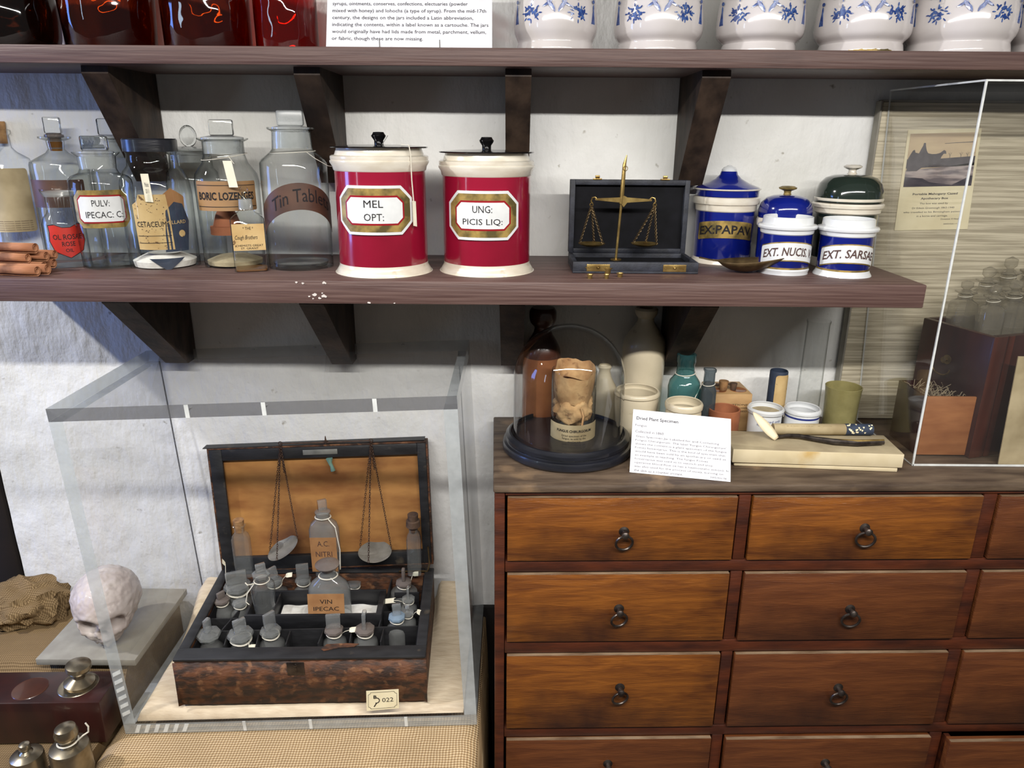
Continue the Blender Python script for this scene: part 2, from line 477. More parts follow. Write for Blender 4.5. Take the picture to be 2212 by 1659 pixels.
# ------------------------------------------------------------------ mesh building
class G:
    def __init__(s):
        s.bm = bmesh.new()

    def _new(s, f):
        b = bmesh.new()
        f(b)
        me = bpy.data.meshes.new('t')
        b.to_mesh(me)
        b.free()
        s.bm.from_mesh(me)
        bpy.data.meshes.remove(me)
        return s

    def box(s, x0, x1, y0, y1, z0, z1, bev=0, M=None, seg=2, jit=0, mi=0):
        def f(b):
            vs = [b.verts.new((x, y, z)) for x in (x0, x1) for y in (y0, y1) for z in (z0, z1)]
            for q in ((0, 1, 3, 2), (4, 6, 7, 5), (0, 4, 5, 1), (2, 3, 7, 6), (0, 2, 6, 4), (1, 5, 7, 3)):
                b.faces.new([vs[i] for i in q])
            if bev:
                bmesh.ops.bevel(b, geom=b.edges[:], offset=bev, segments=seg, affect='EDGES', profile=.5)
            if M is not None:
                b.transform(M)
            for fc in b.faces:
                fc.material_index = mi
            bmesh.ops.recalc_face_normals(b, faces=b.faces)
        return s._new(f)

    def slab(s, x0, x1, y0, y1, z0, z1, axis, bev=.0008):
        """thin panel; the faces across `axis` are material 0, the narrow edges material 1"""
        def f(b):
            vs = [b.verts.new((x, y, z)) for x in (x0, x1) for y in (y0, y1) for z in (z0, z1)]
            for q in ((0, 1, 3, 2), (4, 6, 7, 5), (0, 4, 5, 1), (2, 3, 7, 6), (0, 2, 6, 4), (1, 5, 7, 3)):
                b.faces.new([vs[i] for i in q])
            bmesh.ops.recalc_face_normals(b, faces=b.faces)
            for fc in b.faces:
                fc.material_index = 0 if abs(fc.normal[axis]) > .9 else (2 if fc.normal[1] < -.9 else 3 if fc.normal[1] > .9 else 1)
        return s._new(f)

    def lathe(s, prof, seg=48, c=(0, 0, 0), sx=1, sy=1, n=None, M=None, a0=0, caps=False):
        def f(b):
            rings = []
            for r, z in prof:
                if r < 1e-6:
                    rings.append([b.verts.new((c[0], c[1], c[2] + z))])
                else:
                    ring = []
                    for k in range(seg):
                        a = 2 * pi * k / seg + a0
                        ca, sa = cos(a), sin(a)
                        q = 1
                        if n:
                            q = 1 / (abs(ca) ** n + abs(sa) ** n) ** (1 / n)
                        ring.append(b.verts.new((c[0] + r * q * ca * sx, c[1] + r * q * sa * sy, c[2] + z)))
                    rings.append(ring)
            for A, B in zip(rings, rings[1:]):
                if len(A) == 1 and len(B) == 1:
                    continue
                for k in range(seg):
                    k2 = (k + 1) % seg
                    if len(A) == 1:
                        b.faces.new((A[0], B[k2], B[k]))
                    elif len(B) == 1:
                        b.faces.new((A[k], A[k2], B[0]))
                    else:
                        b.faces.new((A[k], A[k2], B[k2], B[k]))
            if M is not None:
                b.transform(M)
            bmesh.ops.recalc_face_normals(b, faces=b.faces)
        return s._new(f)

    def tube(s, pts, r, seg=8, closed=False, rr=None):
        pts = [Vector(p) for p in pts]

        def f(b):
            rings = []
            n = len(pts)
            up = None
            for i, p in enumerate(pts):
                a = pts[(i - 1) % n] if (closed or i > 0) else p
                c = pts[(i + 1) % n] if (closed or i < n - 1) else p
                t = (c - a).normalized()
                if up is None:
                    up = t.orthogonal().normalized()
                up = (up - t * up.dot(t))
                up = up.normalized() if up.length > 1e-6 else t.orthogonal().normalized()
                w = t.cross(up)
                q = rr[i] if rr else r
                rings.append([b.verts.new(p + up * (q * cos(2 * pi * k / seg)) + w * (q * sin(2 * pi * k / seg))) for k in range(seg)])
            R = rings + [rings[0]] if closed else rings
            for A, B in zip(R, R[1:]):
                for k in range(seg):
                    b.faces.new((A[k], A[(k + 1) % seg], B[(k + 1) % seg], B[k]))
            if not closed:
                b.faces.new(rings[0][::-1])
                b.faces.new(rings[-1])
        return s._new(f)

    def prism(s, poly, z0, z1, fn=None, cut=None, mi=0):
        """2-D outline (x,y) thickened from z0 to z1; cut = grid step; fn maps every point"""
        def f(b):
            A = [b.verts.new((x, y, z0)) for x, y in poly]
            B = [b.verts.new((x, y, z1)) for x, y in poly]
            b.faces.new(A[::-1])
            b.faces.new(B)
            for i in range(len(poly)):
                j = (i + 1) % len(poly)
                b.faces.new((A[i], A[j], B[j], B[i]))
            if cut:
                xs = [p[0] for p in poly]
                x = min(xs) + cut
                while x < max(xs) - cut * .3:
                    bmesh.ops.bisect_plane(b, geom=b.verts[:] + b.edges[:] + b.faces[:], plane_co=(x, 0, 0), plane_no=(1, 0, 0))
                    x += cut
            for fc in b.faces:
                fc.material_index = mi
            if fn:
                for v in b.verts:
                    v.co = fn(v.co)
        return s._new(f)

    def ball(s, c, r, sub=2, sc=(1, 1, 1)):
        def f(b):
            bmesh.ops.create_icosphere(b, subdivisions=sub, radius=r)
            for v in b.verts:
                v.co = Vector((v.co.x * sc[0], v.co.y * sc[1], v.co.z * sc[2])) + Vector(c)
        return s._new(f)

    def raw(s, vs, fs):
        def f(b):
            V = [b.verts.new(v) for v in vs]
            for q in fs:
                try:
                    b.faces.new([V[i] for i in q])
                except ValueError:
                    pass
        return s._new(f)

    def xf(s, M):
        s.bm.transform(M)
        return s

    def obj(s, name, mats, parent=None, smooth=35, loc=None):
        me = bpy.data.meshes.new(name)
        s.bm.to_mesh(me)
        s.bm.free()
        for mm in (mats if isinstance(mats, (list, tuple)) else [mats]):
            me.materials.append(mm)
        if smooth:
            me.polygons.foreach_set('use_smooth', [True] * len(me.polygons))
            me.set_sharp_from_angle(angle=radians(smooth))
        o = bpy.data.objects.new(name, me)
        COL.objects.link(o)
        if parent:
            o.parent = parent
        else:
            o.location = Vector(loc or (0, 0, 0)) + Vector((0, 0, H))
        return o


def thing(name, label, cat, loc=(0, 0, 0), rz=0, group=None, rot=None, M=None):
    o = bpy.data.objects.new(name, None)
    COL.objects.link(o)
    o.empty_display_size = .02
    if M is not None:
        mm = Matrix.Translation((0, 0, H)) @ M
        o.location, o.rotation_euler = mm.to_translation(), mm.to_euler()
    else:
        o.location = Vector(loc) + Vector((0, 0, H))
        o.rotation_euler = rot or (0, 0, rz)
    o['label'] = label
    o['category'] = cat
    if group:
        o['group'] = group
    return o


def tag(o, label, cat, group=None, kind=None):
    if label:
        o['label'] = label
    if cat:
        o['category'] = cat
    if group:
        o['group'] = group
    if kind:
        o['kind'] = kind
    return o


TC = {}


def text_raw(s, sp=1.0, shear=0, bold=0, lsp=1.0, al='CENTER'):
    key = (s, sp, shear, bold, lsp, al)
    if key not in TC:
        cu = bpy.data.curves.new('t', 'FONT')
        cu.body = s
        cu.size = 1
        cu.resolution_u = 2
        cu.align_x = al
        cu.space_character = sp
        cu.space_line = lsp
        cu.shear = shear
        cu.offset = bold
        cu.extrude = 0
        o = bpy.data.objects.new('t', cu)
        COL.objects.link(o)
        dg = bpy.context.evaluated_depsgraph_get()
        dg.update()
        me = o.evaluated_get(dg).to_mesh()
        vs = [tuple(v.co) for v in me.vertices]
        fs = [tuple(p.vertices) for p in me.polygons]
        o.evaluated_get(dg).to_mesh_clear()
        bpy.data.objects.remove(o)
        bpy.data.curves.remove(cu)
        TC[key] = (vs, fs)
    return TC[key]


def text_g(s, w=None, h=None, fn=None, g=None, cx=0, cy=0, z=0, **kw):
    """text fitted in width w / height h, centred on cx, cy, mapped by fn"""
    vs, fs = text_raw(s, **kw)
    g = g or G()
    if not vs:
        return g
    xs, ys = [v[0] for v in vs], [v[1] for v in vs]
    W0, H0 = max(xs) - min(xs), max(ys) - min(ys)
    sx = w / W0 if w else None
    sy = h / H0 if h else None
    sx = sx or sy
    sy = sy or sx
    mx, my = (max(xs) + min(xs)) / 2, (max(ys) + min(ys)) / 2
    out = [Vector(((x - mx) * sx + cx, (y - my) * sy + cy, z)) for x, y, _ in vs]
    if fn:
        out = [fn(p) for p in out]
    return g.raw(out, fs)


def cyl(R, rot=0, zc=0, arch=0, taper=0):
    """map flat (x, y, out) on to the front of an upright cylinder of radius R"""
    def fn(p):
        a = p.x / R + rot
        r = R + p.z + taper * p.y
        return Vector((r * sin(a), -r * cos(a), zc + p.y - arch * (p.x / R) ** 2))
    return fn


def octa(w, h, k):
    a, b = w / 2, h / 2
    return [(-a, -b + k), (-a + k, -b), (a - k, -b), (a, -b + k), (a, b - k), (a - k, b), (-a + k, b), (-a, b - k)]


def rrect(w, h, k, n=3):
    P = []
    for cx, cy, a in ((w / 2 - k, h / 2 - k, 0), (-w / 2 + k, h / 2 - k, 90), (-w / 2 + k, -h / 2 + k, 180), (w / 2 - k, -h / 2 + k, 270)):
        for i in range(n + 1):
            t = radians(a + 90 * i / n)
            P.append((cx + k * cos(t), cy + k * sin(t)))
    return P


def rect(x0, x1, y0, y1):
    return [(x0, y0), (x1, y0), (x1, y1), (x0, y1)]


def ring_pts(r, n=16, c=(0, 0, 0), ax='z', sy=1):
    P = []
    for k in range(n):
        a = 2 * pi * k / n
        x, y = r * cos(a), r * sin(a) * sy
        P.append(Vector(c) + (Vector((x, y, 0)) if ax == 'z' else Vector((x, 0, y)) if ax == 'y' else Vector((0, x, y))))
    return P


# ================================================================== THE SETTING
YW = 1.49
ZS = -.2222       # lower shelf top
ZC = -.558        # chest top


def wall():
    nx, nz = 150, 150
    x0, x1, z0, z1 = -1.125, 1.75, -1.56, 1.0
    vs, fs = [], []
    for j in range(nz + 1):
        for i in range(nx + 1):
            x = x0 + (x1 - x0) * i / nx
            z = z0 + (z1 - z0) * j / nz
            d = noise.noise(Vector((x * 5, z * 5, 1.3))) * .004 + noise.noise(Vector((x * 17, z * 13, 4))) * .0016
            vs.append((x, YW + .004 + d, z))
    for j in range(nz):
        for i in range(nx):
            a = j * (nx + 1) + i
            fs.append((a, a + 1, a + nx + 2, a + nx + 1))
    n0 = len(vs)
    for x, y, z in ((x0, YW + .3, z0), (x1, YW + .3, z0), (x1, YW + .3, z1), (x0, YW + .3, z1)):
        vs.append((x, y, z))
    a, b, c, d = 0, nx, (nx + 1) * (nz + 1) - 1, (nx + 1) * nz
    for p, q, i0, step, cnt in ((n0, n0 + 3, 0, nx + 1, nz), ):
        fs.append((n0, n0 + 3) + tuple(i0 + step * k for k in range(cnt, -1, -1)))
    fs.append((n0, n0 + 1, n0 + 2, n0 + 3))
    return G().raw(vs, fs).obj('wall_back', M_PLASTER, smooth=60)


tag(wall(), None, None, kind='structure')
o = G().box(-2.6, 2.6, -.8, 3.0, -1.60, -1.562).obj('floor', M_FLOOR, smooth=0)
tag(o, None, None, kind='structure')
o = G().box(-1.62, -1.135, YW + .03, YW + .11, -1.56, 1.0, bev=.004).box(-1.19, -1.132, YW - .0, YW + .028, -1.56, 1.0, bev=.006).obj('trim_1', M_RECESS)
tag(o, None, None, kind='structure')


o = G().box(-.075, 1.0, YW - .012, YW + .0, -1.56, -1.035, bev=.003).obj('dark_gap_board', M_RECESS)  # board added so the gap beside the chest reads dark
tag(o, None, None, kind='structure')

# ================================================================== SHELVES
def bracket(g, x, w, ztop, hgt, dtop, dbot, y1=YW, skew=0):
    """solid corbel: deep at the top, shallow at the foot"""
    poly = [(y1, ztop), (y1 - dtop, ztop), (y1 - dtop - .002, ztop - .012), (y1 - dbot, ztop - hgt), (y1, ztop - hgt)]

    def fn(p):
        return Vector((x + p.z + skew * (p.x - y1), p.x, p.y))
    return g.prism(poly, -w / 2, w / 2, fn)


def shelf(name, label, x0, x1, y0, zt, th, br, hgt, dtop):
    t = thing(name, label, 'shelf', (x0, y0, zt))
    o = thing  # noqa
    g = G().box(0, x1 - x0, 0, YW - y0 - .002, -th, 0, bev=.0022)
    g.obj('board', M_SHELF, t)
    for x, w, sk in br:
        b = G()
        bracket(b, x - x0, w, -th, hgt, dtop, .042, YW - y0 - .002, sk)
        b.obj('bracket', M_BRACKET, t, smooth=0)
    return t


xb = [(-.755, .044, .10), (-.345, .043, .0), (.017, .042, 0), (.42, .048, 0)]
upper = shelf('wall_shelf', 'upper dark brown painted shelf holding blue and white jars, on four wooden brackets', -1.45, 1.7, 1.28, .135, .0275,
              [(PY(338, 200, YW).x - .018, .044, 0), (PY(735, 250, YW).x - .012, .043, 0), (PY(1118, 250, YW).x, .043, 0), (PY(1490, 250, YW).x, .047, 0)], .19, .172)
lower = shelf('wall_shelf', 'lower dark brown painted shelf holding red jars and glass bottles, on four wooden brackets', -1.0, .674, 1.2, ZS, .0385,
              [(PY(395, 720, YW).x, .046, 0), (PY(748, 750, YW).x, .042, 0), (PY(1106, 750, YW).x, .044, 0), (PY(1450, 750, YW).x, .048, 0)], .178, .235)
g = G()
random.seed(3)
for (u, v) in ((668, 640), (680, 636), (690, 644), (700, 640), (676, 645), (696, 633), (797, 654), (852, 655), (640, 610), (654, 612), (700, 611)):
    P = PY(u, v, 1.1992)
    s = random.uniform(.0012, .0035)
    g.prism([(s * cos(a) * random.uniform(.6, 1.6), s * sin(a) * random.uniform(.4, 1)) for a in [k * pi / 4 for k in range(8)]], 0, .0008,
            lambda p, P=P: Vector((P.x + p.x + 1.0, -.0004 - p.z, P.z - ZS + p.y)))
g.obj('paint_chip', M_FLAKE, lower, smooth=0)


# ================================================================== VESSELS BY MEASURE
class Vs:
    """an upright round vessel: base centre pixel u, front-bottom pixel v, standing on plane Z"""
    def __init__(s, u, vb, hb, Z, Yc=None):
        if Yc is None:
            P = PZ(u, vb, Z)
            r = hb * depth(P) / F
            s.Y = P.y + r
        else:
            s.Y = Yc
        d = ray(u, vb)
        # centre of the base
        s.Z = Z
        s.X = PY(u, vb, s.Y).x
        s.loc = Vector((s.X, s.Y, Z))

    def c(s, hw, v):
        zz = PY(1106 + (s.X * F / 1.3), v, s.Y).z
        for _ in range(3):                                 # pixel row v on the vessel's own axis
            zc = s.Y * cos(TH) - zz * sin(TH)
            u = 1106 + F * s.X / zc
            zz = PY(u, v, s.Y).z
        zc = s.Y * cos(TH) - zz * sin(TH)
        return (hw * zc / F, zz - s.Z)

    def prof(s, pts, close=True, first0=True):
        P = [s.c(h, v) for h, v in pts]
        if first0:
            P[0] = (P[0][0], .0003)
        if close:
            P = [(0, .0003)] + P
        return P


def smoothp(P, n=3):
    """catmull-rom a profile"""
    Q = []
    for i in range(len(P) - 1):
        a, b, c, d = P[max(i - 1, 0)], P[i], P[i + 1], P[min(i + 2, len(P) - 1)]
        for k in range(n):
            t = k / n
            Q.append(tuple(.5 * ((2 * b[j]) + (-a[j] + c[j]) * t + (2 * a[j] - 5 * b[j] + 4 * c[j] - d[j]) * t * t + (-a[j] + 3 * b[j] - 3 * c[j] + d[j]) * t ** 3) for j in (0, 1)))
    Q.append(P[-1])
    return [(max(r, 0), z) for r, z in Q]


def inner(P, wall, zb):
    """continue an outer profile over the lip and down inside to a floor at zb"""
    top = P[-1]
    Q = list(P)
    Q.append((top[0] - wall * .5, top[1] + wall * .3))
    Q.append((top[0] - wall, top[1]))
    for r, z in reversed(P[:-1]):
        if z > zb + .002 and z < top[1] - .001 and r > wall * 2:
            Q.append((min(r, Q[-1][0] + .01) - wall if r - wall < Q[-1][0] + .012 else Q[-1][0], z))
    Q.append((Q[-1][0], zb))
    Q.append((0, zb))
    return Q


def knob_flat(t, V, u_off, v0, v1, hw, mat, rz=.0, th=.35):
    """flat upright stopper grip with a bevelled edge, plus its disc and ground plug"""
    r, z0 = V.c(hw, v0)
    _, z1 = V.c(hw, v1)
    G().box(-r, r, -r * th, r * th, z0, z1, bev=r * .16, M=Matrix.Rotation(rz, 4, 'Z')).obj('stopper_grip', mat, t, smooth=25)


def stopper_disc(t, V, hw, v0, v1, hwp, vp, mat):
    r, z0 = V.c(hw, v0)
    _, z1 = V.c(hw, v1)
    rp, zp = V.c(hwp, vp)
    G().lathe([(0, zp), (rp * .93, zp), (rp, z0 - .001), (r, z0), (r, z0 + (z1 - z0) * .6), (r * .6, z1), (0, z1 + .001)], 40).obj('stopper', mat, t)


def octlabel(t, R, rot, zc, w, h, k, rings, name='label', cut=.006):
    """stacked octagonal label: rings = [(inset, out, material, part name)]"""
    for ins, o_, mat, nm in rings:
        g = G().prism(octa(w - 2 * ins, h - 2 * ins, max(k - ins * .6, .002)), 0.0002, o_, cyl(R, rot, zc), cut)
        g.obj(nm, mat, t, smooth=30)


def strap(t, R, zc, w, h, mat, name='label', rot=0, arch=0, out=.0005, off=.0003, k=.003, cut=.006):
    return G().prism(rrect(w, h, k), off, out + off, cyl(R, rot, zc, arch), cut).obj(name, mat, t, smooth=30)


def letters(t, s, R, zc, w, h, mat=None, rot=0, arch=0, out=.0013, name='lettering', cx=0, **kw):
    return text_g(s, w, h, cyl(R, rot, zc, arch), cx=cx, z=out, **kw).obj(name, mat or M_INK, t, smooth=0)


def string_loop(t, R, z, r=.0009, name='string', wob=.002, n=28, sy=1):
    P = [Vector((R * cos(2 * pi * k / n), R * sin(2 * pi * k / n) * sy, z + wob * sin(2 * pi * k / n + 1))) for k in range(n)]
    return G().tube(P, r, 6, closed=True).obj(name, M_STRING, t)


# ------------------------------------------------------------------ lower shelf, left group of glass
# 1 corked bottle with foxed label
V = Vs(55, 552, 48, ZS)
t = thing('glass_bottle', 'tall clear corked bottle with a big foxed blank label, far left of lower shelf', 'bottle', V.loc)
pr = V.prof([(46, 552), (48, 546), (49, 356), (44, 342), (22, 328), (14, 318), (13, 292), (17, 288), (17, 281), (13, 279)])
G().lathe(pr, 48).obj('body', M_GLASS, t)
r, z = V.c(10, 310)
_, z1 = V.c(10, 262)
G().lathe([(0, z), (r * .85, z), (r * .95, z + .02), (r * 1.1, z1 - .004), (r, z1), (0, z1)], 24).obj('cork', M_CORK, t)
R = V.c(48, 450)[0]
_, za = V.c(0, 496)
_, zb = V.c(0, 362)
strap(t, R, (za + zb) / 2, R * 1.75, zb - za, M_PAPERO, rot=.42, k=.006)
g = G()
for i in range(5):
    text_g('mmnm nmmnmn mnm mnmnn nm', R * 1.4, .0016, cyl(R, .42, 0), g, 0, za + .004 + i * .004, .0012)
g.obj('print', M_INKB, t, smooth=0)

# 2 conical shoulder bottle with orange neck
V = Vs(166, 573, 56, ZS, Yc=1.432)
t = thing('glass_bottle', 'clear bottle with sloping shoulders, dark lip and orange residue in its neck', 'bottle', V.loc)
G().lathe(V.prof([(54, 573), (56, 568), (57, 356), (55, 349), (22, 330), (16, 322), (18, 304), (32, 299), (32, 295), (20, 294)]), 48).obj('body', M_GLASSD, t)
r, z0 = V.c(14, 326)
_, z1 = V.c(14, 306)
G().lathe([(0, z0), (r * .8, z0), (r, z1), (0, z1)], 24).obj('residue', M_LIQ, t)
stopper_disc(t, V, 19, 297, 287, 13, 322, M_SMOKED)
knob_flat(t, V, 0, 288, 253, 16, M_SOLID, .3, .6)
R = V.c(56, 420)[0]
_, za = V.c(0, 444)
_, zb = V.c(0, 386)
strap(t, R, (za + zb) / 2, R * 2.6, zb - za, M_LABELBR, rot=.0)

# 5 behind: square-stoppered jar
V = Vs(283, 573, 47, ZS, Yc=1.434)
t = thing('glass_jar', 'wide clear stoppered jar half hidden behind the white-labelled and black-lidded jars', 'jar', V.loc)
G().lathe(V.prof([(45, 573), (47, 568), (49, 372), (44, 360), (38, 350), (37, 306), (46, 300), (46, 296)]), 48).obj('body', M_GLASSD, t)
stopper_disc(t, V, 42, 299, 292, 34, 340, M_FROST)
knob_flat(t, V, 0, 292, 256, 25, M_SOLID, .1, .35)

# 7 behind: round disc-stoppered jar
V = Vs(440, 573, 52, ZS, Yc=1.432)
t = thing('glass_jar', 'wide clear jar with a round disc stopper, behind the black-lidded jar', 'jar', V.loc)
G().lathe(V.prof([(50, 573), (52, 568), (55, 395), (52, 372), (44, 362), (43, 334), (56, 327), (57, 322)]), 48).obj('body', M_GLASSD, t)
stopper_disc(t, V, 52, 325, 317, 40, 350, M_FROST)
r, z0 = V.c(19, 318)
_, z1 = V.c(19, 270)
G().lathe([(0, -r * .25), (r * .8, -r * .25), (r, 0), (r * .8, r * .25), (0, r * .25)], 32, sy=(z1 - z0) / 2 / r, M=Matrix.Translation((0, 0, (z0 + z1) / 2)) @ Matrix.Rotation(pi / 2, 4, 'X')).obj('stopper_grip', M_SOLID, t)

# 8 lozenge jar
V = Vs(511, 581, 61, ZS)
t = thing('glass_jar', 'clear stoppered jar with a tan label reading BORIC LOZENGES', 'jar', V.loc)
G().lathe(V.prof([(59, 581), (62, 575), (67, 392), (64, 375), (48, 352), (43, 334), (43, 306), (53, 301), (53, 298)]), 56).obj('body', M_GLASS, t)
stopper_disc(t, V, 44, 301, 293, 37, 330, M_FROST)
G().lathe([(V.c(41, 332)[0], V.c(0, 332)[1]), (V.c(41.5, 306)[0], V.c(0, 306)[1])], 48).obj('ground_neck', M_FROST, t)
knob_flat(t, V, 0, 293, 258, 25, M_SOLID, .15, .35)
R = V.c(66, 410)[0]
_, za = V.c(0, 450)
_, zb = V.c(0, 388)
strap(t, R, (za + zb) / 2, R * 2.1, zb - za, M_LABELT, rot=.26)
g = G()
for yy in (-.36, .36):
    g.prism(rect(-R, R, (zb - za) * yy - .0005, (zb - za) * yy + .0005), .001, .0013, cyl(R, .26, (za + zb) / 2), .006)
text_g('BORIC LOZENGES', R * 1.85, .0135, cyl(R, .26, (za + zb) / 2), g, 0, 0, .0013, bold=.03)
g.obj('lettering', M_INK, t, smooth=0)
r1, z1 = V.c(35, 505)
r2, z2 = V.c(34, 488)
r3, z3 = V.c(16, 452)
G().lathe([(0, z1), (r1, z1), (r1, z2), (r2 * .85, z2 + .001), (r3 * 1.4, z3 - .01), (r3, z3), (0, z3)], 40, c=(-.008, .0, 0)).obj('paper_cone', M_TERRA, t)
G().lathe([(0, .003), (R * .86, .003), (R * .88, .010), (R * .5, .018), (0, .020)], 40).obj('powder', M_POWDERC, t)
P0 = V.c(44, 334)
string_loop(t, P0[0] + .003, P0[1] - .003, .0005, wob=.006)
sx, sz = V.c(36, 352)
G().tube([Vector((P0[0] * .55, -P0[0] * .95, P0[1] - .002)), Vector((sx, -P0[0] * 1.05, sz))], .0005, 6).obj('tag_string', M_STRING, t)
tx, tz = V.c(33, 345)
tb = V.c(33, 400)[1]
G().prism(rect(-.0075, .0075, -(tz - tb) / 2, (tz - tb) / 2), 0, .0005, lambda p: Vector((tx + p.x + .002 - p.y * .15, -R - .004 - p.z, (tz + tb) / 2 + p.y))).obj('paper_tag', M_TAG, t, smooth=0)

# 6 black-lidded jar
V = Vs(361, 584, 69, ZS)
t = thing('glass_jar', 'wide clear jar with a black screw lid, spotted CETACEUM label and white powder', 'jar', V.loc)
G().lathe(V.prof([(64, 584), (70, 576), (72, 415), (69, 388), (60, 368), (52, 358), (50, 332), (52, 328)]), 56).obj('body', M_GLASS, t)
r, z0 = V.c(55, 327)
_, z1 = V.c(55, 299)
G().lathe([(0, z0 + .002), (r * .9, z0 + .002), (r, z0), (r, z1 - .002), (r * .96, z1), (0, z1)], 48).obj('lid', M_BLACKMATT, t)
R = V.c(70, 460)[0]
Ri = R - .003
_, za = V.c(0, 540)
_, zb = V.c(0, 408)
poly = [(-.028, -.045), (.032, -.046), (.030, .02), (.027, .047), (-.017, .047), (-.021, .036), (-.031, .030)]
G().prism(poly, -.0005, 0, cyl(Ri, .18, (za + zb) / 2), .006).obj('label', M_PAPERY, t)
g = G()
for k in range(70):
    x_, y_ = random.uniform(-.027, .028), random.uniform(-.043, .044)
    q_ = random.uniform(.0005, .0011)
    g.prism([(x_ - q_, y_), (x_, y_ - q_), (x_ + q_, y_), (x_, y_ + q_)], .0004, .0008, cyl(Ri, .18, (za + zb) / 2))
g.obj('label_specks', M_INKB, t, smooth=0)
g = text_g('CETACEUM:', .050, .009, cyl(Ri, .18, (za + zb) / 2), None, 0, -.002, .0008)
for yy in (-.022, -.034):
    g.prism(rect(-.026, .029, yy, yy + .0007), .0004, .0008, cyl(Ri, .18, (za + zb) / 2), .006)
g.obj('lettering', M_INK, t, smooth=0)
g = G().prism([(-.024, -.05), (.018, -.05), (.028, .0), (.016, .03), (.0, .034), (-.016, .02)], -.0005, 0, cyl(Ri, .92, (za + zb) / 2), .006)
g.prism([(-.03, -.012), (.03, -.012), (.0, -.034)], -.0005, 0, cyl(Ri, .5, za + .004), .006)
g.obj('inner_leaflet', M_NAVYP, t)
g = text_g('MILLARD', .036, .006, cyl(Ri, .92, (za + zb) / 2), None, 0, 0, .0006)
for v in g.bm.verts:
    pass
g.prism([(.006 * cos(2 * pi * k / 16) + .008, .006 * sin(2 * pi * k / 16) - .02) for k in range(16)], .0002, .0006, cyl(Ri, .92, (za + zb) / 2))
g.obj('leaflet_print', M_PAPERY, t, smooth=0)
G().prism([(-.02, -.025), (.022, -.02), (.026, .03), (.0, .045), (-.02, .03)], -.0012, -.0007, cyl(Ri, .85, (za + zb) / 2 + .012), .006).obj('yellow_paper', M_PAPERB, t)
G().lathe([(0, .002), (Ri * .93, .002), (Ri * .97, .012), (Ri * .5, .024), (0, .018)], 40, c=(0, 0, 0)).obj('powder', M_POWDER, t)
a = V.c(0, 372)[1]
b = V.c(0, 430)[1]
G().prism([(-.006, b - a), (.006, b - a - .001), (.004, 0), (-.008, 0)], .0008, .0013, cyl(R, .22, a)).obj('paper_tag', M_TAG, t, smooth=0)
letters(t, 'Medeci\nOil 11', R, (a + b) / 2, .006, .018, M_INKG, rot=.21, out=.0018, name='tag_writing')

# 4 PULV: IPECAC: C:
V = Vs(247, 583, 56, ZS)
t = thing('glass_jar', 'clear stoppered jar with gilt and white label reading PULV: IPECAC: C:', 'jar', V.loc)
G().lathe(V.prof([(52, 583), (57, 576), (63, 400), (62, 388), (56, 380), (40, 373), (36, 364), (38, 338), (46, 331), (47, 328)]), 56).obj('body', M_GLASS, t)
G().lathe([(V.c(36, 364)[0], V.c(0, 364)[1]), (V.c(37.5, 338)[0], V.c(0, 338)[1])], 48).obj('ground_neck', M_FROST, t)
stopper_disc(t, V, 36, 331, 324, 34, 362, M_FROST)
knob_flat(t, V, 0, 325, 293, 28, M_SOLID, .05, .3)
R = V.c(62, 440)[0]
za, zb = V.c(0, 486)[1], V.c(0, 407)[1]
hh = zb - za
octlabel(t, R, .40, (za + zb) / 2, R * 1.85, hh, .012, [(0, .0008, M_GILT, 'gilt_border'), (.008, .0014, M_REDLINE, 'red_border'), (.0105, .0019, M_WHITEC, 'white_label')])
letters(t, 'PULV:', R, (za + zb) / 2 + .010, .026, .0105, rot=.40, out=.0024)
letters(t, 'IPECAC: C:', R, (za + zb) / 2 - .009, .056, .0105, rot=.46, out=.0024)
G().lathe([(0, .002), (R * .9, .002), (R * .94, .006), (0, .01)], 40).obj('residue', M_GLASSD, t)

# 3 red shield
V = Vs(154, 579, 41, ZS)
t = thing('glass_bottle', 'small open clear bottle with a red shield label reading OL ROSAE', 'bottle', V.loc)
pr = V.prof([(39, 578), (42, 572), (42, 482), (38, 470), (29, 460), (27, 452), (28, 424), (35, 412), (35, 408)])
G().lathe(pr, 48).obj('body', M_GLASS, t)
G().lathe([(V.c(27, 452)[0], V.c(0, 452)[1]), (V.c(28, 424)[0], V.c(0, 424)[1]), (V.c(33, 413)[0], V.c(0, 413)[1])], 48).obj('ground_neck', M_FROST, t)
R = V.c(42, 510)[0]
za, zb = V.c(0, 551)[1], V.c(0, 480)[1]
hh = (zb - za) / 2
sh = [(-.028, hh * .9), (-.018, hh * .95), (-.006, hh * .78), (.006, hh * .78), (.018, hh * .98), (.028, hh * .9), (.027, hh * .5), (.029, 0), (.022, -hh * .6), (.008, -hh * .85), (0, -hh), (-.008, -hh * .85), (-.022, -hh * .6), (-.029, 0), (-.027, hh * .5)]
G().prism([(x * 1.07, y * 1.05) for x, y in sh], .0002, .0006, cyl(R, .62, (za + zb) / 2), .005).obj('label_edge', M_INK, t)
G().prism(sh, .0002, .001, cyl(R, .62, (za + zb) / 2), .005).obj('label', M_REDLAB, t)
letters(t, 'OL ROSAE', R, (za + zb) / 2 + .007, .045, .009, rot=.62, bold=.01)
letters(t, 'ROSE', R, (za + zb) / 2 - .005, .020, .008, rot=.62, bold=.01)
letters(t, 'OIL', R, (za + zb) / 2 - .016, .012, .006, rot=.62, bold=.01)

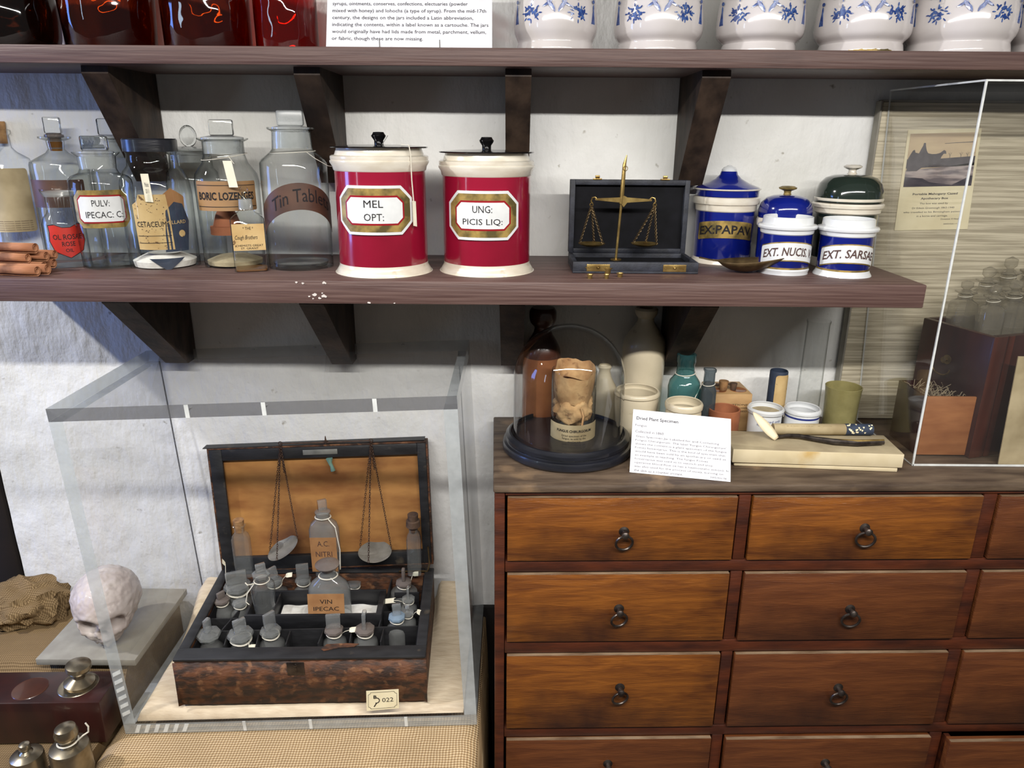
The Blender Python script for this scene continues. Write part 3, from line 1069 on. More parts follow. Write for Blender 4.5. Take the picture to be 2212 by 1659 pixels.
# 9 small square bottle
V = Vs(545, 588, 33, ZS)
t = thing('glass_bottle', 'small square clear bottle with an orange printed label, in front of the lozenge jar', 'bottle', V.loc, .34)
pr = V.prof([(33, 588), (35, 584), (35, 472), (31, 466), (18, 458), (15, 452), (14, 430), (17, 426), (17, 422)])
G().lathe([(r * (1.0 if r < .015 else 1), z) for r, z in pr], 48, n=6).obj('body', M_GLASS, t, smooth=40)
rb, zb_ = V.c(15, 452)
G().lathe([(rb, zb_), (V.c(14, 430)[0], V.c(0, 430)[1])], 32).obj('ground_neck', M_FROST, t)
r, z0 = V.c(9, 426)
_, z1 = V.c(9, 402)
G().lathe([(0, z0 - .015), (r, z0 - .015), (r * .8, z0), (r * .6, z0 + .003), (r, z0 + .008), (r, z1 - .004), (r * .6, z1), (0, z1)], 24).obj('stopper', M_GLASS, t)
R = V.c(35, 500)[0]
za, zb = V.c(0, 536)[1], V.c(0, 480)[1]
ylab = -(R + .0006)
G().box(-R * .93, R * .93, ylab - .0004, ylab, za, zb).obj('label', M_PAPERY, t, smooth=0)
fp = lambda p: Vector((p.x, ylab - .0009 - p.z, p.y))
g = text_g('Cough Brothers', R * 1.3, .009, fp, None, -.004, (za + zb) / 2 - .001, 0, shear=.3)
text_g('CHEMISTS GREAT\nST. GRANT', R * 1.6, .008, fp, g, 0, za + .006, 0)
text_g('* THE *', R * .6, .005, fp, g, 0, zb - .007, 0)
g.obj('print', M_INK, t, smooth=0)
G().lathe([(0, .0015), (R * .93, .0015), (R * .93, .004), (0, .004)], 32, n=6).obj('residue', M_LIQ, t)

# 10 tall jar
V = Vs(653, 586, 66, ZS)
t = thing('glass_jar', 'tallest clear stoppered jar with an arched brown label reading Tin Tablets', 'jar', V.loc)
G().lathe(V.prof([(64, 586), (67, 580), (71, 372), (71, 352), (67, 344), (48, 328), (43, 322), (41, 284), (50, 279), (50, 275)]), 56).obj('body', M_GLASS, t)
G().lathe([(V.c(42, 320)[0], V.c(0, 320)[1]), (V.c(40.5, 286)[0], V.c(0, 286)[1])], 48).obj('ground_neck', M_FROST, t)
stopper_disc(t, V, 40, 279, 272, 37, 318, M_FROST)
knob_flat(t, V, 0, 272, 238, 28, M_FROST, .1, .35)
R = V.c(70, 420)[0]
za, zb = V.c(0, 452)[1], V.c(0, 396)[1]
strap(t, R, (za + zb) / 2 + .004, R * 2.9, zb - za, M_LABELBR, rot=.36, arch=.022, k=.002)
letters(t, 'Tin Tablets', R, (za + zb) / 2 + .006, R * 1.9, .022, M_INK, rot=.46, arch=.022, out=.0013)
z = V.c(0, 328)[1]
P0 = V.c(47, 326)[0]
string_loop(t, P0 + .001, z, .0005)
G().tube([Vector((P0 * .8, -P0 * .6, z)), Vector((P0 * 1.2, -P0 * .7, z - .010)), Vector((R * 1.12, -R * .3, z - .022)), Vector((R * 1.25, -R * .1, z - .024))], .0005, 6).obj('loose_string', M_STRING, t)
G().lathe([(0, .003), (R * .8, .003), (R * .85, .010), (R * .4, .012), (0, .010)], 40).obj('glass_foot', M_GLASSD, t)

# cinnamon sticks
random.seed(11)
ends = [(-30, 533, 84, 546), (-30, 546, 108, 566), (-20, 565, 100, 573), (-15, 560, 122, 568), (-18, 572, 108, 577), (-30, 540, 66, 557), (-10, 551, 126, 560), (-25, 578, 86, 583)]
for i, (ua, va, ub, vb) in enumerate(ends):
    zoff = (.041, .025, .0095, .0095, .0095, .025, .025, .0095)[i]
    yA = (1.27, 1.285, 1.268, 1.306, 1.248, 1.262, 1.305, 1.228)[i]
    A = PY(ua, va, yA)
    B = PY(ub, vb, yA - .005)
    A = Vector((A.x - .04, yA, ZS + zoff + .001))
    B = Vector((B.x, yA - .012, ZS + zoff))
    L = (B - A).length
    g = G()
    n, ro = 18, .0092
    vs, fs = [], []
    secs = 6
    for j in range(secs):
        x = L * j / (secs - 1)
        wob = random.uniform(-.0008, .0008)
        for k in range(n):
            a = -pi / 2 + (k / (n - 1)) * 2 * pi * 1.7
            r = ro * (1 - .5 * k / (n - 1)) + wob
            vs.append((x, r * cos(a), r * sin(a)))
    for j in range(secs - 1):
        for k in range(n - 1):
            a = j * n + k
            fs.append((a, a + 1, a + n + 1, a + n))
    g.raw(vs, fs)
    d = (B - A).normalized()
    o = g.obj('cinnamon_stick', M_CINN, None, smooth=50, loc=A)
    o.rotation_euler = d.to_track_quat('X', 'Z').to_euler()
    md = o.modifiers.new('thick', 'SOLIDIFY')
    md.thickness = .0011
    tag(o, 'rolled quill in the heap of brown cinnamon sticks at the left of the lower shelf', 'cinnamon stick', 'cinnamon sticks in the heap')


# ------------------------------------------------------------------ red jars
def red_jar(u, vb, hb, lab, rot, dv, lines, k, tagged):
    V = Vs(u, vb, hb, ZS)
    t = thing('apothecary_jar', lab, 'jar', V.loc)
    o = dv
    # bands of one pot, split by glaze
    G().lathe(V.prof([(hb - 1, vb), (hb, vb - 6), (hb, vb - 12), (hb - 3, vb - 15), (hb - 3, vb - 21), (hb - 7, vb - 27), (hb - 10, vb - 33), (hb - 10, vb - 38)], True), 72).obj('foot', M_WGLAZE, t)
    G().lathe([V.c(hb - 10, vb - 38), V.c(hb - 10, vb - 38.5), V.c(hb - 7, 368 + o)], 72).obj('body', M_RED, t)
    G().lathe([V.c(hb - 7, 368 + o), V.c(hb - 5, 366 + o), V.c(hb - 3, 358 + o), V.c(hb + 2, 350 + o), V.c(hb + 2, 346 + o), V.c(hb, 345 + o), V.c(hb + 1, 342 + o), V.c(hb + 1, 337 + o), V.c(hb - 2, 335 + o), V.c(hb - 8, 334 + o), V.c(hb - 12, 322 + o), (V.c(hb - 12, 319 + o)), (0, V.c(0, 319 + o)[1])], 72).obj('collar', M_WGLAZE, t)
    r, z = V.c(hb, 319 + o)
    _, z2 = V.c(hb, 314 + o)
    G().lathe([(0, z), (r, z), (r + .001, z + .0012), (r, z + .0022), (r * .6, z2 + .001), (0, z2 + .002)], 72).obj('lid', M_BLACKLAC, t)
    r, z = V.c(16, 314 + o)
    _, z2 = V.c(16, 284 + o)
    hh = z2 - z
    G().lathe([(0, z), (r * .62, z), (r * .62, z + hh * .35), (r * .95, z + hh * .62), (r, z + hh * .72), (r * .85, z + hh * .8), (r * .7, z + hh * .96), (0, z + hh)], 32).obj('knob', M_BLACKLAC, t)
    R = V.c(hb - 8, 445)[0]
    za, zb = V.c(0, 496 + o)[1], V.c(0, 395 + o)[1]
    w = k
    octlabel(t, R, rot, (za + zb) / 2, w, zb - za, .020, [(0, .0034, M_WGLAZE2, 'white_frame'), (.0045, .0036, M_GILT, 'gilt_border'), (.0155, .0038, M_REDLINE, 'red_border'), (.0185, .0042, M_WHITEC, 'white_label')], cut=.007)
    zc = (za + zb) / 2
    for s, y, ww in lines:
        letters(t, s, R, zc + y, ww, .0115, rot=rot, out=.0046)
    if tagged:
        rr, zz = V.c(hb, 317)
        a = .80
        G().tube([Vector((rr * .75 * sin(a), -rr * .75 * cos(a), zz + .004)), Vector((rr * sin(a), -(rr + .001) * cos(a), zz + .003)), Vector((rr * 1.04 * sin(a), -rr * 1.04 * cos(a), zz - .01)),
                  Vector((rr * 1.05 * sin(a), -rr * 1.05 * cos(a), zz - .05)), Vector((rr * 1.05 * sin(a + .03), -rr * 1.05 * cos(a + .03), zz - .085))], .001, 6).obj('string', M_STRING, t)
        G().tube([Vector((rr * .5 * sin(a - .5), -rr * .5 * cos(a - .5), zz + .004 + q * .004)) + Vector((q * .005, 0, q * .003)) for q in (0, 1, 2)], .0006, 5).obj('wire_end', M_PAN, t)
        z1 = zz - .083
        G().prism([(-.0035, 0), (.0035, -.001), (.0045, -.042), (-.003, -.040)], 0, .0006, cyl(rr * 1.045, a + .04, z1)).obj('paper_tag', M_TAG, t, smooth=0)
    return t


red_jar(832, 601, 104, 'crimson drug jar with black lid and label reading MEL OPT:', .0, 0, [('MEL', .0105, .030), ('OPT:', -.0105, .031)], .128, True)
red_jar(1052, 599, 102, 'crimson drug jar with black lid and label reading UNG: PICIS LIQ:', -.06, 11, [('UNG:', .0105, .031), ('PICIS LIQ:', -.0105, .064)], .124, False)

# ------------------------------------------------------------------ small balance in its black case
A = PZ(1237, 591, ZS)
B = PZ(1507, 592, ZS)
yb = 1.40
Yf = (A.y + B.y) / 2
t = thing('balance_case', 'open black cloth-covered case with brass hinges, behind the small brass balance', 'case', ((A.x + B.x) / 2, Yf, ZS))
w = (B.x - A.x) / 2
D = yb - Yf
hT = .020
g = G().box(-w, w, 0, D, .0005, .004, bev=.0008).box(-w, w, 0, .008, .004, hT, bev=.001).box(-w, w, D - .008, D, .004, hT, bev=.001)
g.box(-w, -w + .008, .008, D - .008, .004, hT, bev=.001).box(w - .008, w, .008, D - .008, .004, hT, bev=.001)
g.obj('tray', M_NAVYCASE, t)
G().box(-w + .008, w - .008, .008, D - .008, .004, .012).obj('lining', M_BLACKV, t, smooth=0)
zt = PY(1350, 388, yb + .01).z - ZS
g = G().box(-w, w, D + .012, D + .016, hT, zt, bev=.0008)
for x0, x1, z0, z1 in ((-w, -w + .009, hT, zt), (w - .009, w, hT, zt), (-w + .009, w - .009, hT, hT + .008), (-w + .009, w - .009, zt - .009, zt)):
    g.box(x0, x1, D - .004, D + .012, z0, z1, bev=.0008)
g.obj('lid', M_NAVYCASE, t)
G().box(-w + .009, w - .009, D + .006, D + .012, hT + .008, zt - .009).obj('lid_lining', M_BLACKV, t, smooth=0)
for u in (1292, 1455):
    x = PZ(u, 578, ZS + .01).x - (A.x + B.x) / 2
    G().box(x - .020, x + .020, -.0012, 0, .004, .016, bev=.0004).ball((x, -.003, .011), .003, 1).ball((x - .015, -.0015, .010), .0012, 1).ball((x + .015, -.0015, .010), .0012, 1).obj('brass_catch', M_BRASS, t)
    G().box(x * .93 - .008, x * .93 + .008, D - .006, D + .002, zt, zt + .0025, bev=.0005).box(x * .93 - .004, x * .93 + .004, D - .005, D + .001, zt + .0025, zt + .008, bev=.001).obj('brass_clasp', M_BRASS, t)

base = PZ(1330, 562, ZS + .012)
ys = base.y
t = thing('balance_scale', 'small brass hand balance with two hanging pans, standing in the open black case', 'scales', (base.x, ys, ZS + .0125))
lc = Vector((base.x, ys, ZS + .0125))


def q(u, v, dy=0):
    return PY(u, v, ys + dy) - lc


G().lathe([(0, 0), (.010, 0), (.010, .0015), (.003, .003), (0, .003)], 24).tube([Vector((0, 0, .001)), q(1342, 440)], .0024, 10).obj('pillar', M_BRASS, t)
G().tube([q(1342, 440, -.002), q(1349, 355, -.002), q(1354, 335, -.002)], .002, 8, rr=[.0042, .0032, .001]).tube([q(1348, 352, -.004), q(1351, 358, -.004), q(1350, 366, -.004), q(1349, 372, -.004)], .0008, 6).tube(ring_pts(.004, 12, q(1351, 364, -.006), 'y'), .0006, 6, closed=True).obj('suspension_fork', M_BRASS, t)
zb1 = q(1347, 431).z
bl = (q(1407, 433) - q(1347, 431)).x
br = (q(1347, 431) - q(1285, 432)).x
xm = q(1347, 431).x
g = G().prism([(xm - br, zb1 - .001), (xm - .006, zb1 - .005), (xm, zb1 - .013), (xm + .006, zb1 - .005), (xm + bl, zb1 - .002), (xm + bl, zb1 + .001), (xm + .006, zb1 + .004), (xm, zb1 + .007), (xm - .006, zb1 + .004), (xm - br, zb1 + .002)], -.0055, -.003, lambda p: Vector((p.x, p.z, p.y)))
for sx, X in ((-1, xm - br), (1, xm + bl)):
    g.tube([Vector((X - sx * .004, -.004, zb1)), Vector((X, -.004, zb1 + .004)), Vector((X + sx * .005, -.004, zb1 + .003)), Vector((X + sx * .007, -.004, zb1 - .003)), Vector((X + sx * .004, -.004, zb1 - .007))], .0014, 8)
g.obj('beam', M_BRASS, t)


def chain(a, b, r=.0009, n=None):
    a, b = Vector(a), Vector(b)
    L = (b - a).length
    n = n or max(4, int(L / .0035))
    g = G()
    d = (b - a).normalized()
    qd = d.to_track_quat('X', 'Z').to_matrix().to_4x4()
    for i in range(n):
        c = a.lerp(b, (i + .5) / n)
        P = []
        for k in range(8):
            an = 2 * pi * k / 8
            x, y = L / n * .68 * cos(an), r * 1.6 * sin(an)
            v = Vector((x, y, 0)) if i % 2 else Vector((x, 0, y))
            P.append(c + (qd @ v))
        g.tube(P, r * .5, 4, closed=True)
    return g


for X, uc, vc, us in ((xm - br - .006, 1278, 526, (1245, 1292, 1302)), (xm + bl + .006, 1392, 526, (1364, 1418))):
    pc = q(uc, vc, -.004)
    pc.y = -.006
    top = Vector((X, -.004, zb1 - .010))
    pr = [(0, -.005), (.014, -.0045), (.0235, -.0005), (.0245, .001), (.023, .0005), (.013, -.0032), (0, -.0038)]
    G().lathe(pr, 36, c=pc).obj('pan', M_BRASS, t)
    G().tube(ring_pts(.003, 12, (X, -.004, zb1 - .009), 'y'), .0007, 6, closed=True).obj('ring', M_BRASS, t)
    for a in (200, 320, 75):
        e = pc + Vector((.024 * cos(radians(a)), .024 * sin(radians(a)), .001))
        chain(top, e, .0011, 22).obj('chain', M_BRASSD, t, smooth=60)

# cup weights
for i, (u, v, hw, hp, wd) in enumerate(((1270, 591, 11, 16, 'wide brass cup weight at the left against the black case'), (1312, 592, 10, 15, 'wide brass cup weight in the middle against the black case'), (1274, 603, 6.5, 11, 'small brass cup weight at the left on the shelf edge'),
                                        (1310, 603, 6, 11, 'small brass cup weight in the middle on the shelf edge'), (1339, 600, 7, 11, 'small brass cup weight at the right end of the row'))):
    V = Vs(u, v, hw, ZS)
    r = hw * depth(V.loc) / F
    h = hp * depth(V.loc) / F * .85
    g = G().lathe([(0, .0002), (r * .75, .0002), (r * .8, h * .6), (r * 1.1, h * .95), (r * 1.1, h), (r * .95, h), (r * .7, h * .7), (r * .65, h * .3), (0, h * .3)], 24)
    tag(g.obj('cup_weight', M_BRASS, None, loc=V.loc), wd, 'weight')

# brass scoop
A = PZ(1512, 578, ZS + .006)
tip = PZ(1706, 577, ZS + .016)
n = 18
vs, fs = [], []
ax = (tip - A)
ax.z = 0
Lg = ax.length
ax.normalize()
sd = Vector((-ax.y, ax.x, 0))
for i in range(n + 1):
    s_ = i / n
    x = s_ * Lg
    if s_ < .22:
        wv = .004 + .002 * s_
        sag = .001
    else:
        qx = (s_ - .22) / .78
        wv = .004 + .036 * (sin(pi * min(1, qx ** .8)) ** .75) * (1 - .25 * qx)
        sag = .012 * sin(pi * min(1, qx ** .8)) + .001
    zc_ = .012 + .012 * abs(s_ - .15) - .004 * sin(pi * s_)
    for k in range(-5, 6):
        y = wv * k / 5
        vs.append(tuple(ax * x + sd * y + Vector((0, 0, max(.0008, zc_ + .008 - sag * 1.5 * (1 - (k / 5) ** 2))))))
for i in range(n):
    for k in range(10):
        a = i * 11 + k
        fs.append((a, a + 1, a + 12, a + 11))
o = G().raw(vs, fs).obj('brass_scoop', M_BRASSD, None, smooth=60, loc=Vector((A.x, A.y + .012, ZS + .0006)))
md = o.modifiers.new('thick', 'SOLIDIFY')
md.thickness = .0012
tag(o, 'leaf-shaped tarnished brass scoop lying in front of the blue jars', 'scoop')


# ------------------------------------------------------------------ blue and green jars
def band_jar(V, t, parts):
    for nm, mat, pts in parts:
        P = [V.c(h, v) for h, v in pts]
        if nm == 'foot':
            P[0] = (P[0][0], .0003)
            P = [(0, .0003)] + P
        G().lathe(P, 64).obj(nm, mat, t)


V = Vs(1556, 573, 63, ZS)
t = thing('apothecary_jar', 'blue drug jar with flared pointed lid and gold label reading EX:PAPAV', 'jar', V.loc)
band_jar(V, t, [('foot', M_WGLAZE, [(63, 573), (64, 568), (64, 562), (61, 556), (60, 552)]),
                ('body', M_BLUE, [(60, 552), (60, 551), (62, 454)]),
                ('collar', M_WGLAZE, [(62, 454), (64, 452), (65, 440), (69, 438), (70, 434), (70, 425), (67, 423), (60, 423)]),
                ('lid', M_BLUE, [(60, 423), (66, 422), (67, 408), (60, 407)]),
                ('lid_edge', M_WGLAZE, [(66, 410), (70, 408), (70, 406), (66, 405)]),
                ('lid_cone', M_BLUE, [(68, 405.5), (64, 403), (46, 396), (28, 386), (19, 377), (17, 370), (14, 369)]),
                ('finial', M_WGLAZE2, [(16, 371), (16, 366), (12, 361), (7, 359), (4, 357), (0, 356.5)])])
R = V.c(61, 490)[0]
za, zb = V.c(0, 507)[1], V.c(0, 471)[1]
strap(t, R, (za + zb) / 2, R * 2.1, zb - za, M_GILT, 'gilt_label', rot=-.2, arch=.006, out=.0008)
letters(t, 'EX:PAPAV', R, (za + zb) / 2, R * 1.9, .016, rot=-.2, arch=.006, out=.0015, bold=.02)

V = Vs(1812, 573, 62, ZS, Yc=1.40)
t = thing('apothecary_jar', 'tall dark green jar with domed lid and flat knob, right end of lower shelf', 'jar', V.loc)
band_jar(V, t, [('foot', M_WGLAZE, [(62, 575), (63, 569), (62, 558), (60, 553)]),
                ('body', M_GREEN, [(60, 553), (60, 552), (63, 460)]),
                ('collar', M_WGLAZE, [(63, 460), (67, 457), (68, 448), (72, 446), (73, 440), (71, 437), (62, 436)]),
                ('lid', M_GREEN, [(62, 436), (69, 434), (69, 432)]),
                ('lid_band', M_WGLAZE, [(69, 432), (70, 430), (70, 427), (69, 426)]),
                ('lid_dome', M_GREEN, [(69, 426), (68, 412), (63, 396), (52, 384), (36, 378), (12, 376), (0, 376)]),
                ('knob', M_WGLAZE, [(11, 377), (8, 372), (8, 367), (18, 362), (19, 359), (14, 356), (0, 355)])])

V = Vs(1682, 575, 52, ZS, Yc=1.395)
t = thing('apothecary_jar', 'blue jar with domed lid and gilt knob, behind the EXT. NUCIS jar', 'jar', V.loc)
band_jar(V, t, [('foot', M_WGLAZE, [(53, 577), (54, 571), (54, 562), (51, 556)]),
                ('body', M_BLUE, [(51, 556), (51, 555), (53, 490)]),
                ('collar', M_WGLAZE, [(53, 490), (57, 486), (58, 474), (56, 470), (50, 469)]),
                ('lid', M_BLUE, [(55, 469), (56, 452), (52, 438), (42, 427), (28, 422), (10, 420), (0, 420)]),
                ('knob', M_GILT, [(9, 421), (7, 416), (8, 412), (18, 408), (19, 405), (13, 402), (0, 401)])])

for (u, vb, hb, s, wd, rot, dv) in ((1688, 596, 53, 'EXT. NUCIS. V.', 'open small blue jar with white label reading EXT. NUCIS. V.', -.12, 0), (1816, 602, 60, 'EXT. SARSAE', 'open small blue jar with white label reading EXT. SARSAE', -.16, 5)):
    V = Vs(u, vb, hb, ZS)
    t = thing('apothecary_jar', wd, 'jar', V.loc)
    k = 1.0 if dv == 0 else 1.02
    band_jar(V, t, [('foot', M_WGLAZE2, [(hb - 1, vb), (hb, vb - 6), (hb - 1, vb - 12), (54 * k, vb - 18), (52 * k, 574 + dv)]),
                    ('gold_line', M_GILT, [(52.4 * k, 575 + dv), (52.6 * k, 571 + dv)]),
                    ('body', M_BLUE, [(52 * k, 572 + dv), (53 * k, 503 + dv)]),
                    ('collar', M_WGLAZE2, [(53 * k, 503 + dv), (55 * k, 501 + dv), (56 * k, 494 + dv), (61 * k, 491 + dv), (62 * k, 487 + dv), (60 * k, 483 + dv), (53 * k, 481 + dv), (52 * k, 467 + dv), (50 * k, 466 + dv), (48 * k, 468 + dv), (46 * k, 540 + dv), (0, 545 + dv)])])
    R = V.c(53 * k, 530)[0]
    za, zb = V.c(0, 554 + dv)[1], V.c(0, 518 + dv)[1]
    G().prism(rrect(R * 2.55, zb - za + .004, .002), .0002, .0006, cyl(R, rot, (za + zb) / 2, .006), .005).obj('gilt_border', M_GILT, t)
    strap(t, R, (za + zb) / 2, R * 2.5, zb - za, M_WHITEC, 'white_label', rot=rot, arch=.006, out=.0007)
    letters(t, s, R, (za + zb) / 2, R * 2.2, .0145, M_INKB, rot=rot, arch=.006, out=.0014, bold=.018, shear=.15)


# ------------------------------------------------------------------ upper shelf
ZU = .1352
for i, (u, hb, vbt, wd) in enumerate(((1199, 84, 100, 'white jar with blue painted flowers, just right of the printed card'), (1419, 86, 101, 'white jar with blue painted flowers, second from the printed card'),
                                       (1637, 79, 102, 'white jar with blue painted flowers and narrow foot, middle of the row'), (1857, 87, 103, 'white jar with blue painted flowers and a chipped yellow foot edge'),
                                       (2066, 102, 104, 'widest white jar with blue flowers and tassel, second from the right frame edge'), (2294, 100, 105, 'white jar with blue flowers cut off by the right frame edge'))):
    V = Vs(u, vbt, hb, ZU, Yc=1.375)
    t = thing('delft_jar', wd, 'jar', V.loc, -.6 * atan2(V.X, V.Y))
    e = (0, 4, 8, 6, 2, 2)[i]
    pts = [(hb - 1, vbt), (hb, vbt - 5), (hb - 2, 84), (hb - 3, 77), (hb + 1 + e, 66), (hb + 5 + e, 54), (hb + 6 + e, 35), (hb + 4 + e, 0), (hb - 3 + e, -60), (hb - 8 + e, -110), (hb + 2, -150), (hb - 12, -175), (hb - 26, -182), (hb - 22, -196)]
    P = [V.c(h, v) for h, v in pts]
    z0 = P[0][1]
    P = [(r, z - z0 + .0003) for r, z in P]
    G().lathe([(0, .0003)] + P[:1] + smoothp(P[1:], 3), 64).obj('body', M_DELFT, t)
    random.seed(i + 4)
    rb = hb + 5.5 + e
    R0 = V.c(rb, 20)[0]
    g = G()

    def surf(th, v, out=.0009):
        rr, zz = V.c(rb - max(0, -v) * .03, v)
        zz = zz - z0
        return th, rr + .0006 + out, zz

    def blob(th, v, w, h, ang):
        rr, zz = V.c(rb - (0 if v > 0 else -v * .04), v)
        pl = []
        for k in range(7):
            a = 2 * pi * k / 7
            x, y = w * cos(a), h * sin(a)
            pl.append((x * cos(ang) - y * sin(ang), x * sin(ang) + y * cos(ang)))
        g.prism(pl, .0004, .0009, cyl(rr, th, zz - z0))
    for th, v, nn, sp in ((-.62, 22, 26, .013), (.52, 22, 26, .013), (-.62, -30, 20, .016), (.52, -30, 20, .016), (0, -60, 30, .02)):
        for _ in range(nn):
            a = random.uniform(0, 2 * pi)
            d = sp * sqrt(random.random())
            blob(th + d * cos(a) / R0, v - d * sin(a) / .0009, random.uniform(.0022, .0045), random.uniform(.001, .002), random.uniform(0, pi))
        for q_ in range(8):
            a = q_ * pi / 4
            blob(th + sp * 1.25 * cos(a) / R0, v - sp * 1.2 * sin(a) / .0009, .0032, .0011, a)
    for sg in (-1, 1):
        blob(sg * .13, 8, .011, .0032, sg * .9)
        blob(sg * .22, 4, .009, .002, -sg * .5)
        blob(sg * .07, 14, .006, .0018, sg * 1.2)
    for th in (-1.15, 1.05):
        g.prism([(-.006, -.012), (.006, -.012), (.0015, .008), (-.0015, .008)], .0004, .0009, cyl(R0, th, V.c(0, 24)[1] - z0))
        blob(th, 8, .002, .006, 0)
        blob(th, -6, .004, .003, 0)
    g.obj('painted_flowers', M_DELFTBLUE, t, smooth=0)
    if i == 3:
        g = G()
        for k in range(10):
            rr = P[0][0]
            g.prism([(-.006, 0), (.006, 0), (.004, .003 + .001 * (k % 3)), (-.003, .004)], .0, .0006, cyl(rr + .0006, -.35 + k * .1, .0008))
        g.obj('chipped_glaze', M_GILT, t, smooth=0)

# brown bottles
for u, hb, vbt, mat, wd, pts in (
        (22, 96, 88, M_DARKAMB, 'round-shouldered blackish brown bottle at the left end of the upper shelf', [(84, 88), (93, 84), (100, 60), (104, 20), (104, -40), (96, -90), (60, -130), (24, -150), (22, -190), (28, -196)]),
        (243, 88, 91, M_AMBER, 'dark amber bottle, second from the left on the upper shelf', [(86, 91), (90, 84), (96, 0), (100, -70), (94, -100), (40, -125), (34, -160), (40, -165)]),
        (452, 88, 92, M_AMBER, 'dark amber bottle, third from the left on the upper shelf', [(86, 92), (90, 85), (92, 0), (94, -70), (88, -100), (40, -125), (34, -160), (40, -165)]),
        (622, 66, 94, M_REDAMB, 'red amber bottle left of the printed card', [(64, 94), (66, 88), (67, 0), (68, -60), (62, -90), (30, -110), (28, -150), (34, -155)])):
    V = Vs(u, vbt, hb, ZU, Yc=1.385)
    t = thing('amber_bottle', wd, 'bottle', V.loc)
    P = [V.c(h, v) for h, v in pts]
    z0 = P[0][1]
    P = [(r, z - z0 + .0003) for r, z in P]
    G().lathe([(0, .0003)] + P, 56).obj('glass_body', mat, t)
    r = P[-1][0]
    G().lathe([(0, P[-1][1] - .02), (r * .7, P[-1][1] - .02), (r * .8, P[-1][1] + .012), (r * 1.1, P[-1][1] + .016), (r * 1.1, P[-1][1] + .024), (0, P[-1][1] + .024)], 28).obj('stopper', mat, t)


# ------------------------------------------------------------------ flat cards helper
def card4(name, label, cat, q4, mat, th=.0006, parent=None):
    """card from four corners tl, tr, br, bl; returns object-space mapper (x right 0..1, y up 0..1, out)"""
    tl, tr, br, bl = [Vector(p) for p in q4]
    org = bl
    ex = ((br - bl) + (tr - tl)) / 2
    ey = ((tl - bl) + (tr - br)) / 2
    nz = ex.cross(ey).normalized()
    t = thing(name, label, cat, org)
    w, h = ex.length, ey.length

    def fn(p):
        x, y = p.x / w, p.y / h
        return (bl - org) * (1 - x) * (1 - y) + (br - org) * x * (1 - y) + (tl - org) * (1 - x) * y + (tr - org) * x * y + nz * p.z
    G().prism(rect(0, w, 0, h), -th, 0, fn).obj('sheet', mat, t, smooth=0)
    return t, w, h, fn


def para(g, fn, lines, x0, w, ytop, step, hgt, al='L', z=.0004, **kw):
    for i, s in enumerate(lines):
        if not s:
            continue
        vs, fs = text_raw(s, **kw)
        xs = [v[0] for v in vs]
        k = hgt / .73
        W0 = (max(xs) - min(xs)) * k
        if W0 > w:
            kx = k * w / W0
            W0 = w
        else:
            kx = k
        off = x0 if al == 'L' else x0 + (w - W0) / 2 if al == 'C' else x0 + w - W0
        mn = min(xs)
        g.raw([fn(Vector(((x - mn) * kx + off, ytop - i * step + y * k, z))) for x, y, _ in vs], fs)
    return g


# printed card on the upper shelf
Yk = 1.30
q4 = [PY(709, -75, Yk + .03), PY(1063, -75, Yk + .03), PY(1063, 98, Yk), PY(704, 96, Yk)]
zz = ZU + .0006
for i in (2, 3):
    q4[i].z = zz
t, w, h, fn = card4('information_card', 'white printed card about jars, standing on the upper shelf in wire clips', 'card', q4, M_PAPERW, .0012)
g = G()
lines = ['of earthenware jars used to store', 'herbs, tablets, dry drugs and', 'syrups, ointments, conserves, confections, electuaries (powder', 'mixed with honey) and lohochs (a type of syrup). From the mid-17th',
         'century, the designs on the jars included a Latin abbreviation,', 'indicating the contents, within a label known as a cartouche. The jars', 'would originally have had lids made from metal, parchment, vellum,', 'or fabric, though these are now missing.']
sc = h / 172.
wl = [300, 300, 292, 332, 304, 337, 332, 196]
for i, s in enumerate(lines):
    text_g(s, w * wl[i] / 357, 9.5 * sc, fn, g, w * (12 + wl[i] / 2) / 357, h - sc * (75 + 6 + 14.6 * (i - 2)), .0005)
g.obj('lettering', M_INK, t, smooth=0)
for u in (820, 950):
    P = PY(u, 90, Yk - .003)
    o = G().tube([Vector((0, .02, .0008)), Vector((0, -.001, .0008)), Vector((0, -.002, .012))], .0009, 8).obj('card_clip', M_PAN, None, loc=(P.x, Yk - .003, ZU + .0004))
    tag(o, 'small wire clip holding up the printed card, %s one' % ('left' if u == 820 else 'right'), 'clip')

# ================================================================== CHEST OF DRAWERS
PSI = radians(1.4)
CX0, CY0 = -.0285, 1.143
CZf = -1.56
t = chest = thing('drawer_chest', 'long brown wooden apothecary chest with rows of ring-handled drawers', 'chest of drawers', (CX0, CY0, CZf), PSI)
hc = ZC - CZf                     # height
WX = 1.335
cols = [(-.0045 + .0245, .3945 + .026), (.417 + .026, .820 + .028), (.8455 + .028, 1.248 + .028)]
rows = [(-.580, -.706), (-.730, -.874), (-.9015, -1.070), (-1.094, -1.245), (-1.272, -1.42)]
Dp = .325


def zz_(z):
    return z - CZf


